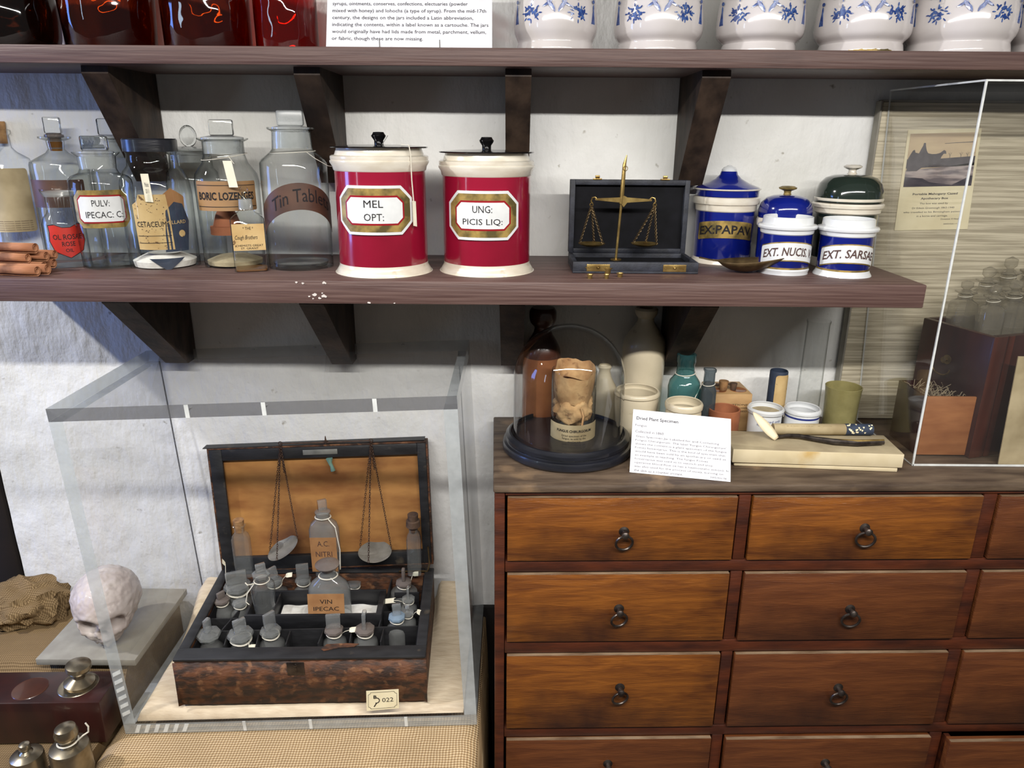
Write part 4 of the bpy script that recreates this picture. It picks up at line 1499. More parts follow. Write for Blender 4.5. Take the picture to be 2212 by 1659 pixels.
G().box(-.002, WX, -.004, Dp, hc - .014, hc, bev=.003).obj('top_board', M_CHESTTOP, t)
G().box(0, .018, 0, Dp, 0, hc - .0145, bev=.002).obj('side_panel', M_RAIL, t)
G().box(WX - .018, WX, 0, Dp, 0, hc - .0145, bev=.002).obj('side_panel', M_RAIL, t)
G().box(.018, WX - .018, Dp - .01, Dp - .001, 0, hc - .015).obj('back_panel', M_RAIL, t, smooth=0)
zr = [hc - .0145] + [zz_(v) for r_ in rows for v in r_] + [0]
for a, b in zip(zr[0::2], zr[1::2]):
    G().box(.0185, WX - .0185, .001, .05, b + .0008 if b > 0 else 0, a - .0008, bev=.0018).obj('rail', M_RAIL, t)
for (za_, zb_) in rows:
    for (xa, xb_) in ((cols[0][1], cols[1][0]), (cols[1][1], cols[2][0])):
        G().box(xa + .0008, xb_ - .0008, .0015, .05, zz_(zb_), zz_(za_), bev=.0015).obj('stile', M_RAIL, t)
random.seed(5)
ringpix = {(0, 0): (1346, 1168), (1, 0): (1862, 1160), (0, 1): (1335, 1332), (1, 1): (1830, 1332), (0, 2): (1337, 1500), (1, 2): (1805, 1500)}
for ci, (xa, xb_) in enumerate(cols):
    for ri, (za_, zb_) in enumerate(rows):
        out = {(2, 3): -.022, (1, 3): -.010, (0, 0): -.003}.get((ci, ri), random.uniform(-.006, -.0035))
        z1, z0 = zz_(za_) - .0018, zz_(zb_) + .0012
        mt = M_DRAWER if (ci == 0 and ri < 3) or (ci, ri) == (1, 0) else M_DRAWER2
        xo, yo, zo = (xa + xb_) / 2, out, (z0 + z1) / 2
        hw, hh = (xb_ - xa) / 2 - .0022, (z1 - z0) / 2
        g = G().box(-hw, hw, 0, .016, -hh, hh, bev=.0016)
        d = g.obj('drawer', mt, t)
        d.location = (xo, yo, zo)
        G().box(-hw + .001, hw - .001, .0004, .0075, hh - .0001, hh + .0005).obj('worn_edge', M_WORN, d, smooth=0)
        s_ = G().box(-hw + .004, hw - .004, .016, .28, -hh + .003, -hh + .01).box(-hw + .004, -hw + .014, .016, .28, -hh + .01, hh - .006).box(hw - .014, hw - .004, .016, .28, -hh + .01, hh - .006)
        s_.obj('drawer_tray', M_RAIL, d, smooth=0)
        if (ci, ri) in ringpix:
            u, v = ringpix[(ci, ri)]
            dd = ray(u, v)
            tt = (CY0 - tan(PSI) * CX0) / (dd.y - tan(PSI) * dd.x)
            P = dd * tt
            kx = ((P.x - CX0) / cos(PSI)) - xo
            kz = P.z - CZf - zo
        else:
            kx, kz = 0, -.004
        R_ = .0155 if ci else .0148
        tw = random.uniform(-.25, .25)
        G().lathe([(0, 0), (.009, 0), (.009, .001), (.005, .003), (.0042, .010), (.0065, .013), (.0065, .017), (.003, .020), (0, .0205)], 20, M=Matrix.Translation((kx, 0, kz + .020)) @ Matrix.Rotation(pi / 2, 4, 'X')).obj('ring_boss', M_IRON, d)
        Rr = [Vector((kx + R_ * cos(a) * cos(tw), -.012 + R_ * cos(a) * sin(tw) + (sin(a) + 1) * -.0 + .003 * (1 - sin(a)), kz + .003 + R_ * sin(a) - .001)) for a in [2 * pi * k / 28 for k in range(28)]]
        G().tube(Rr, .0023, 8, closed=True).obj('ring_pull', M_IRON, d)

# ================================================================== ON TOP OF THE CHEST
Z0 = ZC + .0004
# glass dome
V = Vs(1223, 1019, 137, Z0)
DV = V
t = thing('display_dome', 'glass dome on a round black moulded base, at the left end of the chest top', 'glass dome', V.loc)
rb = 139 * depth(V.loc) / F
hb_ = .036
G().lathe([(0, .0003), (rb * .97, .0003), (rb, .004), (rb * 1.0, .012), (rb * .985, .0165), (rb * .95, .018), (rb * .945, .0205), (rb * .955, .0225), (rb * .95, .028), (rb * .92, .031), (rb * .90, .0335), (rb * .875, .034), (rb * .87, .0275), (0, .0275)], 96).obj('base', M_BLACKMATT, t)
rd, _ = V.c(117, 940)
_, zt = V.c(0, 702)
zs = zt - rd * .98
P = [(rd, .0285), (rd, zs)]
for k in range(1, 17):
    a = k / 16 * pi / 2
    P.append((rd * cos(a) if k < 16 else 0, zs + rd * .98 * sin(a)))
G().lathe(P, 96).obj('dome', M_DOME, t)
g = G().tube(ring_pts(rd, 72, (0, 0, .0295)), .0014, 6, closed=True)
g.obj('dome_rim', M_GLASSD, t)
# jar with fungus in the dome
zf = Z0 + .0285
V = Vs(1231, 953, 47, zf)
t = thing('specimen_jar', 'small clear specimen jar of dried fungus with FUNGUS CHIRURGORUM label, under the dome', 'jar', (V.X + .004, V.Y, zf))
P = V.prof([(45, 953), (47, 949), (49, 800), (48, 797)])
G().lathe(P, 48).obj('body', M_GLASS, t)
R = V.c(48, 930)[0]
za, zb = V.c(0, 950)[1] + .004, V.c(0, 905)[1] + .003
strap(t, R, (za + zb) / 2, R * 2.7, zb - za, M_PAPERO, k=.001)
g = text_g('FUNGUS CHIRURGORUM', R * 1.6, .0052, cyl(R, 0, (za + zb) / 2), None, 0, .009, .0011, bold=.03)
text_g('Dried specimen of the\nfungus, as sold by the\napothecary', R * 1.1, .016, cyl(R, 0, (za + zb) / 2), g, 0, -.006, .0011)
g.obj('lettering', M_INK, t, smooth=0)


def lump(c, r, sc, amp, seed, fr=30, sub=4):
    g = G()
    b = bmesh.new()
    bmesh.ops.create_icosphere(b, subdivisions=sub, radius=1)
    for v in b.verts:
        n = v.co.normalized()
        d = 1 + amp * noise.fractal(n * fr * .1 + Vector((seed, seed * 2, 0)), 1, 2, 4)
        v.co = Vector((n.x * sc[0], n.y * sc[1], n.z * sc[2])) * (r * d) + Vector(c)
    me = bpy.data.meshes.new('t')
    b.to_mesh(me)
    b.free()
    g.bm.from_mesh(me)
    return g


zm = V.c(0, 870)[1]
g = lump((0, 0, zm - .008), R * .9, (.95, .95, .9), .22, 3)
# curled rind forming an open cup at the top
zt = V.c(0, 803)[1]
Rr = R * .98
vs, fs = [], []
nn, mm_ = 48, 12
for j in range(mm_ + 1):
    for k in range(nn):
        a = 2 * pi * k / nn
        s_ = j / mm_
        fold = .10 * sin(3 * a + 1) + .07 * sin(7 * a + 5 * s_) + .22 * noise.noise(Vector((cos(a) * 1.3, sin(a) * 1.3, s_ * 2)))
        if s_ < .6:
            q_ = s_ / .6
            r_ = Rr * (.76 + .10 * q_ + .10 * sin(q_ * pi * .9)) * (1 + fold * .5)
            z_ = zm + .004 + (zt + .004 - zm + .011 * sin(a)) * q_ + .003 * sin(3 * a + 1) + .003 * noise.noise(Vector((cos(a) * 3, sin(a) * 3, s_ * 9)))
        else:
            q_ = (s_ - .6) / .4
            r_ = Rr * (.86 - .16 * q_) * (1 + fold * .5)
            z_ = zt + .004 + .011 * sin(a) + .003 * sin(3 * a + 1) - .034 * q_ ** 1.3
        vs.append((min(r_, Rr) * cos(a), min(r_, Rr) * sin(a), z_))
for j in range(mm_):
    for k in range(nn):
        a, b_ = j * nn + k, j * nn + (k + 1) % nn
        fs.append((a, b_, b_ + nn, a + nn))
g.raw(vs, fs)
g.tube([Vector((.012, -R * .88, zm + .002)), Vector((.016, -R * .92, zm - .012)), Vector((.014, -R * .92, zm - .030))], .0022, 6)
g.obj('dried_fungus', M_FUNGUS, t, smooth=60)

# things behind the dome
V = Vs(1168, 925, 41, Z0, Yc=1.43)
t = thing('stoneware_bottle', 'brown stoneware bottle with dark rounded stopper-like mouth, behind the left of the dome', 'bottle', V.loc)
P = V.prof([(40, 925), (41, 920), (42, 790), (40, 768)])
G().lathe(P, 48).obj('body', M_STONED, t)
P = smoothp([V.c(*p) for p in ((40, 768), (38, 752), (30, 735), (20, 718), (18, 706), (25, 698), (29, 688), (29, 672), (24, 664))], 3)
G().lathe(P + [(0, P[-1][1] + .002)], 48).obj('neck', M_STONEDD, t)

V = Vs(1380, 925, 40, Z0, Yc=1.447)
t = thing('stoneware_bottle', 'tall cream stoneware bottle with narrow neck, reaching up under the lower shelf', 'bottle', V.loc)
P = V.prof([(39, 925), (41, 920), (46, 770), (46, 745), (44, 732), (30, 712), (18, 694), (17, 686), (20, 683), (24, 676), (25, 668), (22, 664)])
G().lathe(P + [(P[-1][0] * .7, P[-1][1]), (P[-1][0] * .6, P[-1][1] - .02), (0, P[-1][1] - .02)], 48).obj('body', M_STONE, t)

V = Vs(1300, 925, 30, Z0, Yc=1.44)
t = thing('stoneware_bottle', 'short pinkish stoneware bottle seen through the right side of the dome', 'bottle', V.loc)
P = V.prof([(28, 925), (31, 910), (33, 860), (29, 838), (16, 815), (12, 800), (15, 792), (12, 788)])
G().lathe(P, 40).obj('body', M_STONE, t)


def pot(u, vb, hb, pts, mat, nm, lab, cat='pot', wall=.0035, Yc=None, flr=.006, **kw):
    V = Vs(u, vb, hb, Z0, Yc)
    t = thing(nm, lab, cat, V.loc)
    P = V.prof(pts)
    G().lathe(inner(P, wall, flr), 48, **kw).obj('body', mat, t)
    return t, V


pot(1370, 950, 42, [(34, 950), (36, 940), (42, 925), (47, 860), (46, 853), (49, 850), (49, 846), (47, 843)], M_STONE, 'ointment_pot', 'tall cream stoneware pot beside the dome, behind the white card', Yc=1.358)
pot(1468, 985, 39, [(37, 985), (38, 979), (38, 888), (36, 884), (40, 880), (41, 872), (39, 868)], M_STONE, 'ointment_pot', 'small cream stoneware pot in front of the teal bottle')
pot(1557, 958, 32, [(30, 958), (32, 952), (34, 890), (34, 882)], M_TERRA, 'ointment_pot', 'small terracotta-brown open pot in front of the wooden block')
t, V = pot(1645, 957, 34, [(33, 957), (34, 951), (35, 894), (34, 890), (38, 888), (39, 882), (37, 879)], M_WGLAZE2, 'ointment_pot', 'small white pot with blue lettering reading prepared only, filled with pale paste')
r, z = V.c(34, 888)
G().lathe([(0, z - .002), (r * .9, z - .002), (r * .92, z), (0, z + .001)], 32).obj('paste', M_POWDERC, t)
R = V.c(35, 905)[0]
g = text_g('Prepared only', R * 1.5, .006, cyl(R, 0, V.c(0, 900)[1]), None, 0, 0, .0003)
text_g('by the Apothecary', R * 1.5, .005, cyl(R, 0, V.c(0, 908)[1]), g, 0, 0, .0003)
g.obj('lettering', M_INKBLUE, t, smooth=0)
t, V = pot(1724, 956, 34, [(33, 956), (35, 950), (36, 893), (35, 890), (39, 887), (39, 883), (37, 880)], M_WGLAZE2, 'ointment_pot', 'small white pot with a dark blue band under its rim, next to the cup')
R = V.c(35.5, 900)[0]
g = G().lathe([(R + .0004, V.c(0, 897)[1]), (R + .0005, V.c(0, 893)[1])], 48)
g.obj('blue_band', M_INKBLUE, t)
text_g('CREAM', R * .8, .005, cyl(R, .1, V.c(0, 906)[1]), None, 0, 0, .0004).obj('lettering', M_INK, t, smooth=0)

# teal bottle
V = Vs(1471, 920, 33, Z0, Yc=1.392)
t = thing('glass_bottle', 'teal glass bottle with a thick lip and string round its neck', 'bottle', V.loc)
G().lathe(V.prof([(31, 900), (33, 894), (34, 850), (35, 835), (32, 822), (24, 812), (20, 806), (19, 795), (19, 784), (21, 780), (21, 765), (18, 763), (15, 764), (14, 790)]), 48).obj('body', M_TEAL, t)
P0 = V.c(21, 805)
string_loop(t, P0[0], P0[1], .001)
P1 = V.c(38, 878)
G().tube([Vector((P0[0], -.004, P0[1])), Vector((P0[0] * 1.6, -.012, P0[1] - .02)), Vector((-P0[0] * .2, -.05, P1[1])), Vector((-P0[0] * 1.9, -.055, P1[1] - .02))], .0008, 6).obj('string_end', M_STRING, t)

V = Vs(1523, 915, 17, Z0, Yc=1.37)
t = thing('glass_vial', 'small slate grey square vial with long neck, beside the teal bottle', 'vial', V.loc)
P = V.prof([(15, 902), (16, 898), (16, 842), (14, 836), (11, 830), (11, 804), (13, 801), (13, 797), (10, 797)])
G().lathe(P, 32, n=4).obj('body', M_GREYGL, t)
P0 = V.c(13, 829)
string_loop(t, P0[0], P0[1], .0008)

# wooden block with hollows
A = PZ(1537, 918, Z0)
B = PZ(1621, 922, Z0)
rz = atan2(B.y - A.y + .008, B.x - A.x)
wB = (B - A).length
hB = PY(1579, 852, 1.392).z - Z0
dB = .082
A = Vector((PY(1535, 900, 1.392).x, 1.392, Z0))
B = Vector((PY(1621, 903, 1.392).x, 1.396, Z0))
wB = (B - A).length
rz = .03
t = thing('pill_block', 'pale wooden block with round hollows in its top and printed text on its front', 'block', A, rz)
g = G().box(0, wB, 0, dB, .0003, hB, bev=.0015)
g.obj('block', M_WOODBLK, t)
for x, y, r_ in ((.25, .30, .014), (.74, .33, .0165), (.30, .74, .010), (.72, .76, .009)):
    G().lathe([(r_, 0), (r_, .0008), (r_ * .9, .0008), (r_ * .84, .0003), (0, .0003)], 28, c=(x * wB, y * dB, hB)).obj('hollow', M_CORKD if r_ < .012 else M_STONED, t)
g = G()
for i, s in enumerate(('PRESCRIPTIONS', 'carefully and accurately', 'FULLY DISPENSED')):
    text_g(s, wB * .8, .0035, lambda p: Vector((p.x, -.0004 - p.z, p.y)), g, wB / 2, hB * .72 - i * .007)
g.obj('print', M_INK, t, smooth=0)
random.seed(2)
for (u, v, s_, nm, lb) in ((1541, 803, .012, 'cork', 'pale tapered cork standing on the left of the wooden block'), (1566, 808, .009, 'cork', 'dark cork standing on the back of the wooden block')):
    P = PZ(u, v + 14, Z0 + hB)
    g = G().lathe([(0, .0004), (s_ * .6, .0004), (s_ * .8, s_ * 1.6), (0, s_ * 1.62)], 20)
    tag(g.obj('cork', M_CORK if s_ > .01 else M_CORKD, None, loc=(P.x, min(P.y, 1.42), Z0 + hB)), lb, 'cork')

# vial with label, glass cylinder, cup
V = Vs(1671, 900, 19, Z0, Yc=1.425)
t = thing('labelled_tube', 'dark blue cardboard tube with a speckled cream label, standing by the wall', 'tube', V.loc)
G().lathe(inner(V.prof([(19, 900), (19, 896), (19, 802), (18, 800)]), .001, .05), 32).obj('body', M_NAVYP, t)
R = V.c(19, 850)[0]
za, zb = V.c(0, 896)[1], V.c(0, 806)[1]
strap(t, R, (za + zb) / 2, R * 1.7, zb - za, M_PAPERY, rot=.25, k=.006)
V = Vs(1741, 897, 24, Z0, Yc=1.43)
t = thing('glass_cylinder', 'tall empty clear glass measuring cylinder with a small lip, against the wall', 'cylinder', V.loc)
G().lathe(V.prof([(23, 897), (24, 893), (23.5, 710), (23.5, 700), (25, 694), (25, 692)]), 48).obj('body', M_GLASST, t)
V = Vs(1808, 932, 34, Z0, Yc=1.405)
t = thing('beaker', 'olive green translucent beaker with an uneven foot, next to the acrylic cover', 'cup', V.loc)
P = V.prof([(32, 932), (33, 928), (35, 870), (37, 842), (38, 834)])
G().lathe(inner(P, .002, .005), 56).obj('body', M_CUP, t)

# slabs, tube, spatula
zl = Z0
c1 = [PZ(1583, 1004, zl), PZ(1938, 1021, zl)]


def plank(name, label, u0, v0, u1, v1, z0, z1, dep, mats, cat):
    A, B = PZ(u0, v0, z0), PZ(u1, v1, z0)
    d = (B - A)
    rz = atan2(d.y, d.x)
    g = G().box(0, d.length, 0, dep, 0, z1 - z0, bev=.0014)
    for f in g.bm.faces:
        if f.normal.z > .7:
            f.material_index = 1
    o = g.obj(name, mats, None, loc=A)
    o.rotation_euler = (0, 0, rz)
    return tag(o, label, cat)


plank('marble_slab', 'thin cream slab at the bottom of the pair, resting on the chest top', 1585, 1006, 1938, 1020, zl, zl + .0075, .088, [M_IVORY, M_IVTOP], 'slab')
zA = zl + .0082
plank('marble_slab', 'thick cream slab on top of the thinner one, carrying the spatula', 1581, 999, 1949, 1011, zA, zA + .026, .090, [M_IVORY, M_IVTOP], 'slab')
zB = zA + .0266
A, B = PZ(1668, 937, zB + .001), PZ(1872, 932, zB + .001)
ys_ = 1.293
A = Vector((A.x, ys_, zB))
B = Vector((B.x, ys_ + .004, zB))
L = (B - A).length
t = thing('paper_packet', 'long narrow printed paper packet with patterned dark end, lying behind the spatula', 'packet', A, 0)
G().lathe([(0, 0), (.0105, 0), (.0105, L), (0, L)], 24, M=Matrix.Translation((0, 0, .0108)) @ Matrix.Rotation(pi / 2, 4, 'Y')).obj('tube', M_PAPERO, t)
G().lathe([(0, L - .05), (.0109, L - .05), (.0109, L + .0005), (0, L + .0005)], 24, M=Matrix.Translation((0, 0, .0108)) @ Matrix.Rotation(pi / 2, 4, 'Y')).obj('patterned_end', M_NAVYP, t)
g = G()
random.seed(8)
for k in range(26):
    x = L - .048 + random.random() * .046
    a = random.uniform(-1.6, .3)
    s_ = .0018
    g.prism([(-s_, -s_ * .6), (s_, -s_ * .6), (s_ * .4, s_), (-s_ * .6, s_)], 0, .0003, lambda p, x=x, a=a: Vector((x + p.x, -(.0110 + p.z) * cos(a + p.y / .011), .0108 - (.0110 + p.z) * sin(a + p.y / .011))))
text_g('REMONTE  & CO', L * .45, .006, lambda p: Vector((p.x, -(.0107 + p.z) * cos(-.9 + p.y / -.011 * -1), .0108 + (.0107 + p.z) * sin(.9 + p.y / .011))), g, L * .35, 0)
g.obj('print', M_PAPERC, t, smooth=0)

# spatula
bz = zB
T0 = PZ(1678, 948, bz + .004)
hnd = [(1678, 944), (1700, 941), (1725, 942), (1760, 948), (1800, 954), (1850, 957), (1908, 955)]
pts = []
for i, (u, v) in enumerate(hnd):
    pts.append(PZ(u, v, bz + .0062))
t = thing('spatula', 'bone-bladed spatula with a dark metal handle, lying across the upper cream slab', 'spatula', (T0.x, T0.y, bz))
oo = Vector((T0.x, T0.y, bz))
G().tube([p - oo for p in pts], .003, 10, rr=[.0026, .0036, .0042, .0046, .0058, .006, .0048]).obj('handle', M_IRON, t)
P2 = [pts[4] - oo, pts[5] - oo, pts[6] - oo]
G().tube([p + Vector((0, -.001, .0042)) for p in P2], .0024, 8, rr=[.001, .0028, .002]).obj('handle_inlay', M_BRASS, t)
tipp = PZ(1607, 890, bz + .028)
tipp = Vector((tipp.x, T0.y + .025, PY(1607, 890, T0.y + .025).z)) - oo
b0 = Vector((.0, 0, .004))
vs, fs = [], []
n = 14
ax = tipp - b0
sd = ax.cross(Vector((0, -1, .45))).normalized()
for i in range(n + 1):
    s_ = i / n
    wv = .0085 * sin(pi * min(1, .12 + s_ * .88)) ** .7 + .0004
    for k in (-1, -.4, .4, 1):
        c_ = b0 + ax * s_ + sd * wv * k
        c_.z = max(c_.z, .0012)
        vs.append(c_)
for i in range(n):
    for k in range(3):
        a = i * 4 + k
        fs.append((a, a + 1, a + 5, a + 4))
o = G().raw(vs, fs).obj('blade', M_IVORY, t, smooth=60)
md = o.modifiers.new('thick', 'SOLIDIFY')
md.thickness = .0014

# white text card
zc0 = Z0 + .0004
bl, br = PZ(1360, 1020, zc0), PZ(1578, 1041, zc0)
tl, tr = PY(1368, 884, bl.y + .042), PY(1579, 905, br.y + .042)
t, w, h, fn = card4('text_card', 'white card headed Dried Plant Specimen, leaning at the front of the chest top', 'card', (tl, tr, br, bl), M_PAPERW, .0009)
g = G()
s1 = h / 137.
text_g('Dried Plant Specimen', w * .43, 9 * s1, fn, g, w * .255, h - 19 * s1, .0003, bold=.012)
g.obj('heading', M_INK, t, smooth=0)
g = G()
text_g('Fungus', w * .115, 6 * s1, fn, g, w * .09, h - 34 * s1, .0003)
text_g('Collected in 1860', w * .29, 5.5 * s1, fn, g, w * .18, h - 47 * s1, .0003)
L9 = ['Glass Specimen Jar Labelled for and Containing:', 'Fungus Chirurgorum. The label \'Fungus Chirurgorum\'', 'shows the content is a plant specimen of the fungus', 'Fomes fomentarius. This is the kind of specimen that', 'would have been sold by an apothecary or used as', 'an example in teaching. The fungus Fomes',
      'fomentarius was used as to staunch and stop', 'operative blood flow (it has a haemostatic action). It', 'was also used for the process of moxa, burning on', 'the skin as a counter irritant.']
wl = [180, 194, 194, 192, 193, 156, 166, 199, 188, 104]
for i, s in enumerate(L9):
    text_g(s, w * wl[i] / 212, 5.4 * s1, fn, g, w * (9 + wl[i] / 2) / 212, h - (58 + i * 8.1) * s1, .0003)
text_g('2005/020.98', w * .16, 3.4 * s1, fn, g, w * .88, 6 * s1, .0003)
g.obj('lettering', M_INKG, t, smooth=0)

# dark book under the pots
o = G().box(0, .10, 0, .09, .0003, .012, bev=.001).obj('dark_tray', M_BLACKRIM, None, loc=(PZ(1620, 935, Z0).x - .05, 1.34, Z0))
bpy.data.objects.remove(o)

# ================================================================== RIGHT ACRYLIC COVER AND ITS CONTENTS
# linen panel on the wall
xl, xr = .677, 1.72
t = thing('linen_panel', 'tall slubby beige linen display panel hung on the wall at the right', 'panel', (xl, YW, ZC))
pz = .068 - ZC
G().box(.004, xr - xl, -.022, -.004, .002, pz, bev=.002).obj('linen', M_LINEN, t)
G().box(0, .0038, -.024, -.002, .001, pz + .002, bev=.001).box(.0042, xr - xl, -.020, -.002, pz + .0003, pz + .004, bev=.001).obj('panel_edge', M_GREYBOARD, t)

# poster
Yp = YW - .0235
q4 = [PY(1962, 281, Yp), PY(2121, 277, Yp), PY(2090, 495, Yp), PY(1932, 498, Yp)]
t, w, h, fn = card4('photo_poster', 'cream sheet with an old horse and carriage photograph, pinned on the linen panel', 'poster', q4, M_PAPERC, .0006)
sx, sy = w / 160, h / 219


def pp(pts, z, mat, nm):
    G().prism([(x * sx, h - y * sy) for x, y in pts], z, z + .00015, fn).obj(nm, mat, t, smooth=0)


M_PSKY = pm('print_sky', (206, 184, 148), (188, 164, 134), sc=12, st=(1, 1, 4), rough=.6)
M_PDARK = pm('print_dark', (84, 78, 84), (62, 56, 62), sc=60, rough=.6)
M_PSNOW = pm('print_snow', (178, 164, 160), (112, 102, 106), sc=22, st=(1, 1, 6), rough=.6, lo=.4, hi=.6)
M_PDK2 = pm('print_black', (52, 48, 60), (84, 76, 84), sc=30, st=(1, 1, 4), rough=.6)
X0, X1, Y0_, Y1_ = 6, 154, 8, 122
pp([(X0, Y0_), (X1, Y0_), (X1, Y1_), (X0, Y1_)], .0002, M_PSKY, 'print_sky')
pp([(X0, 62), (40, 64), (80, 62), (X1, 58), (X1, 78), (90, 80), (X0, 82)], .0004, M_PDARK, 'print_hedge')
pp([(X0, 86), (90, 80), (X1, 72), (X1, Y1_), (X0, Y1_)], .0004, M_PSNOW, 'print_ground')
pp([(X0, 100), (45, 104), (60, 112), (110, 120), (150, 100), (X1, 100), (X1, Y1_), (X0, Y1_)], .0006, M_PDK2, 'print_shadow')
pp([(8, 88), (8, 60), (12, 52), (16, 44), (20, 42), (22, 48), (30, 50), (34, 40), (37, 34), (38, 28), (42, 28), (43, 34), (46, 44), (50, 50), (58, 52), (68, 52), (76, 50), (84, 44), (88, 46), (90, 52), (84, 52), (80, 58), (78, 66), (74, 78), (64, 72), (50, 74), (30, 88)], .0007, M_PDARK, 'print_carriage')
g = G()
for x in (98, 122, 136, 148):
    g.prism([(x * sx, h - 62 * sy), ((x + 1) * sx, h - 62 * sy), ((x + .6) * sx, h - 48 * sy)], .0003, .0006, fn)
    g.prism([((x - 3) * sx, h - 51 * sy), ((x - 2) * sx, h - 51 * sy), ((x + .8) * sx, h - 58 * sy)], .0003, .0006, fn)
    g.prism([((x + 3.4) * sx, h - 50 * sy), ((x + 4) * sx, h - 50 * sy), ((x + .8) * sx, h - 57 * sy)], .0003, .0006, fn)
g.prism([(84 * sx, h - 30.5 * sy), (150 * sx, h - 28.5 * sy), (150 * sx, h - 27 * sy), (84 * sx, h - 29.6 * sy)], .0003, .0006, fn)
g.obj('print_trees', M_PDARK, t, smooth=0)
g = G()
for i, (s, ww, yy, hh_) in enumerate((('Portable Mahogany Cased', 98, 139, 6), ('Apothecary Box', 60, 149, 6), ('The box was used by', 62, 160, 5), ('Dr Edwin Greenough 1862-1940', 92, 170, 5), ('who travelled to his Birmingham patients', 128, 179, 5), ('in a horse and carriage.', 68, 188, 5), ('Donation: E Hinchel', 44, 195, 3.2), ('2005/020.17', 30, 206, 2.6))):
    cx = 78 if i < 6 else 120
    text_g(s, ww * sx, hh_ * sy, fn, g, cx * sx, h - yy * sy, .0004, bold=.02 if i < 2 else 0)
g.obj('lettering', M_INKG, t, smooth=0)

# thin acrylic cover
xa, ya, yb = .7245, 1.232, 1.464
zt = .088
th = .0028
t = thing('acrylic_cover', 'big clear thin acrylic cover over the mahogany apothecary box, right end of the chest', 'display cover', (xa, ya, Z0))
hA = zt - Z0
wA = 1.02


def skew_slab(g, P8, mi=(0, 1)):
    b = bmesh.new()
    vs = [b.verts.new(p) for p in P8]
    for k, q_ in enumerate(((0, 1, 3, 2), (4, 6, 7, 5), (0, 4, 5, 1), (2, 3, 7, 6), (0, 2, 6, 4), (1, 5, 7, 3))):
        f = b.faces.new([vs[i] for i in q_])
    bmesh.ops.recalc_face_normals(b, faces=b.faces)
    for f in b.faces:
        f.material_index = 0 if f.calc_area() > .02 else 1
    me = bpy.data.meshes.new('t')
    b.to_mesh(me)
    b.free()
    g.bm.from_mesh(me)
    return g


dd_ = yb - ya
lean = -.036
g = skew_slab(G(), [(0, th, 0), (0, th, hA), (0, dd_, 0), (lean, dd_, hA - .002), (th, th, 0), (th, th, hA), (th, dd_, 0), (lean + th, dd_, hA - .002)])
g.obj('side_pane', [M_ACR2, M_ACR2E, M_ACR2E, M_ACR2E], t, smooth=0)
G().slab(0, wA, 0, th, 0, hA, 1).obj('front_pane', [M_ACR2, M_ACR2E, M_ACR2E, M_ACR2E], t, smooth=0)
G().slab(wA - th, wA, th, dd_, 0, hA, 0).obj('side_pane', [M_ACR2, M_ACR2E, M_ACR2E, M_ACR2E], t, smooth=0)
g = skew_slab(G(), [(0, 0, hA), (0, 0, hA + th), (lean, dd_, hA - .002), (lean, dd_, hA + th - .002), (wA, 0, hA), (wA, 0, hA + th), (wA, dd_, hA), (wA, dd_, hA + th)])
g.obj('top_pane', [M_ACR2, M_ACR2E, M_ACR2E, M_ACR2E], t, smooth=0)
g = G().box(-.0006, .0026, -.0006, .0026, 0, hA, bev=.0004).box(0, wA, -.0006, .0022, 0, .0035, bev=.0004)
g.obj('polished_edge', M_ACR2E, t, smooth=0)

# mahogany apothecary box
Pf = PZ(2092, 990, Z0)
yf = Pf.y
ztop = PY(2133, 729, yf).z
yk = 1.425
xk = PY(1963, 684, yk)
t = thing('apothecary_box', 'upright dark mahogany travelling box with bottles in its top, under the acrylic cover', 'box', (Pf.x, yf, Z0))
xb0 = (Pf.x + PY(2133, 729, yf).x) / 2 - Pf.x
hB = ztop - Z0
dB = yk - yf
rz = atan2(xk.x - (Pf.x + xb0), dB)
t.rotation_euler = (0, 0, -rz * .75)
wBx = .33
G().box(0, .012, 0, dB, .0003, hB, bev=.002).obj('side_panel', M_MAHOG2, t)
G().box(wBx - .012, wBx, 0, dB, .0003, hB, bev=.002).obj('side_panel', M_MAHOG2, t)
G().box(.0125, wBx - .0125, 0, .014, .0003, hB, bev=.001).obj('front_panel', M_MAHOG2, t)
G().box(-.0005, .030, -.0015, 0, .0003, hB, bev=.0005).box(.034, .046, -.0015, 0, .0003, hB).obj('front_banding', M_MAHOG, t)
G().box(.0125, wBx - .0125, dB - .012, dB, .0003, hB, bev=.001).obj('back_panel', M_MAHOG2, t)
G().box(.0125, wBx - .0125, .0145, dB - .0125, hB - .040, hB - .033).obj('bottle_shelf', M_MAHOG2, t, smooth=0)
g = G().lathe([(0, 0), (.009, 0), (.009, .001), (.003, .002), (.003, .008), (.006, .010), (0, .012)], 16, M=Matrix.Translation((0, dB * .55, hB * .72)) @ Matrix.Rotation(-pi / 2, 4, 'Y'))
g.tube([Vector((-.012, dB * .55 + .02 * cos(a), hB * .72 - .004 + .014 * sin(a) - .01)) for a in [pi + pi * k / 10 for k in range(11)]], .0013, 6)
g.obj('side_handle', M_BRASSD, t)
BT = t
Mb = Matrix.Translation((Pf.x, yf, Z0)) @ Matrix.Rotation(-rz * .75, 4, 'Z')
zsh = hB - .0325
spots = [(.045, .055, .020, .115), (.098, .060, .024, .120), (.045, .115, .022, .112), (.098, .120, .024, .135), (.160, .06, .026, .13), (.160, .13, .024, .15), (.22, .07, .026, .14), (.22, .13, .026, .15)]
wds = ['front left bottle in the mahogany box top', 'second bottle from the left in the front row of the mahogany box', 'rear left bottle in the mahogany box top', 'rear bottle, second from the left in the mahogany box', 'third bottle in the front row of the mahogany box top', 'third bottle in the rear row of the mahogany box top',
       'rightmost front bottle in the mahogany box', 'rightmost rear bottle in the mahogany box']
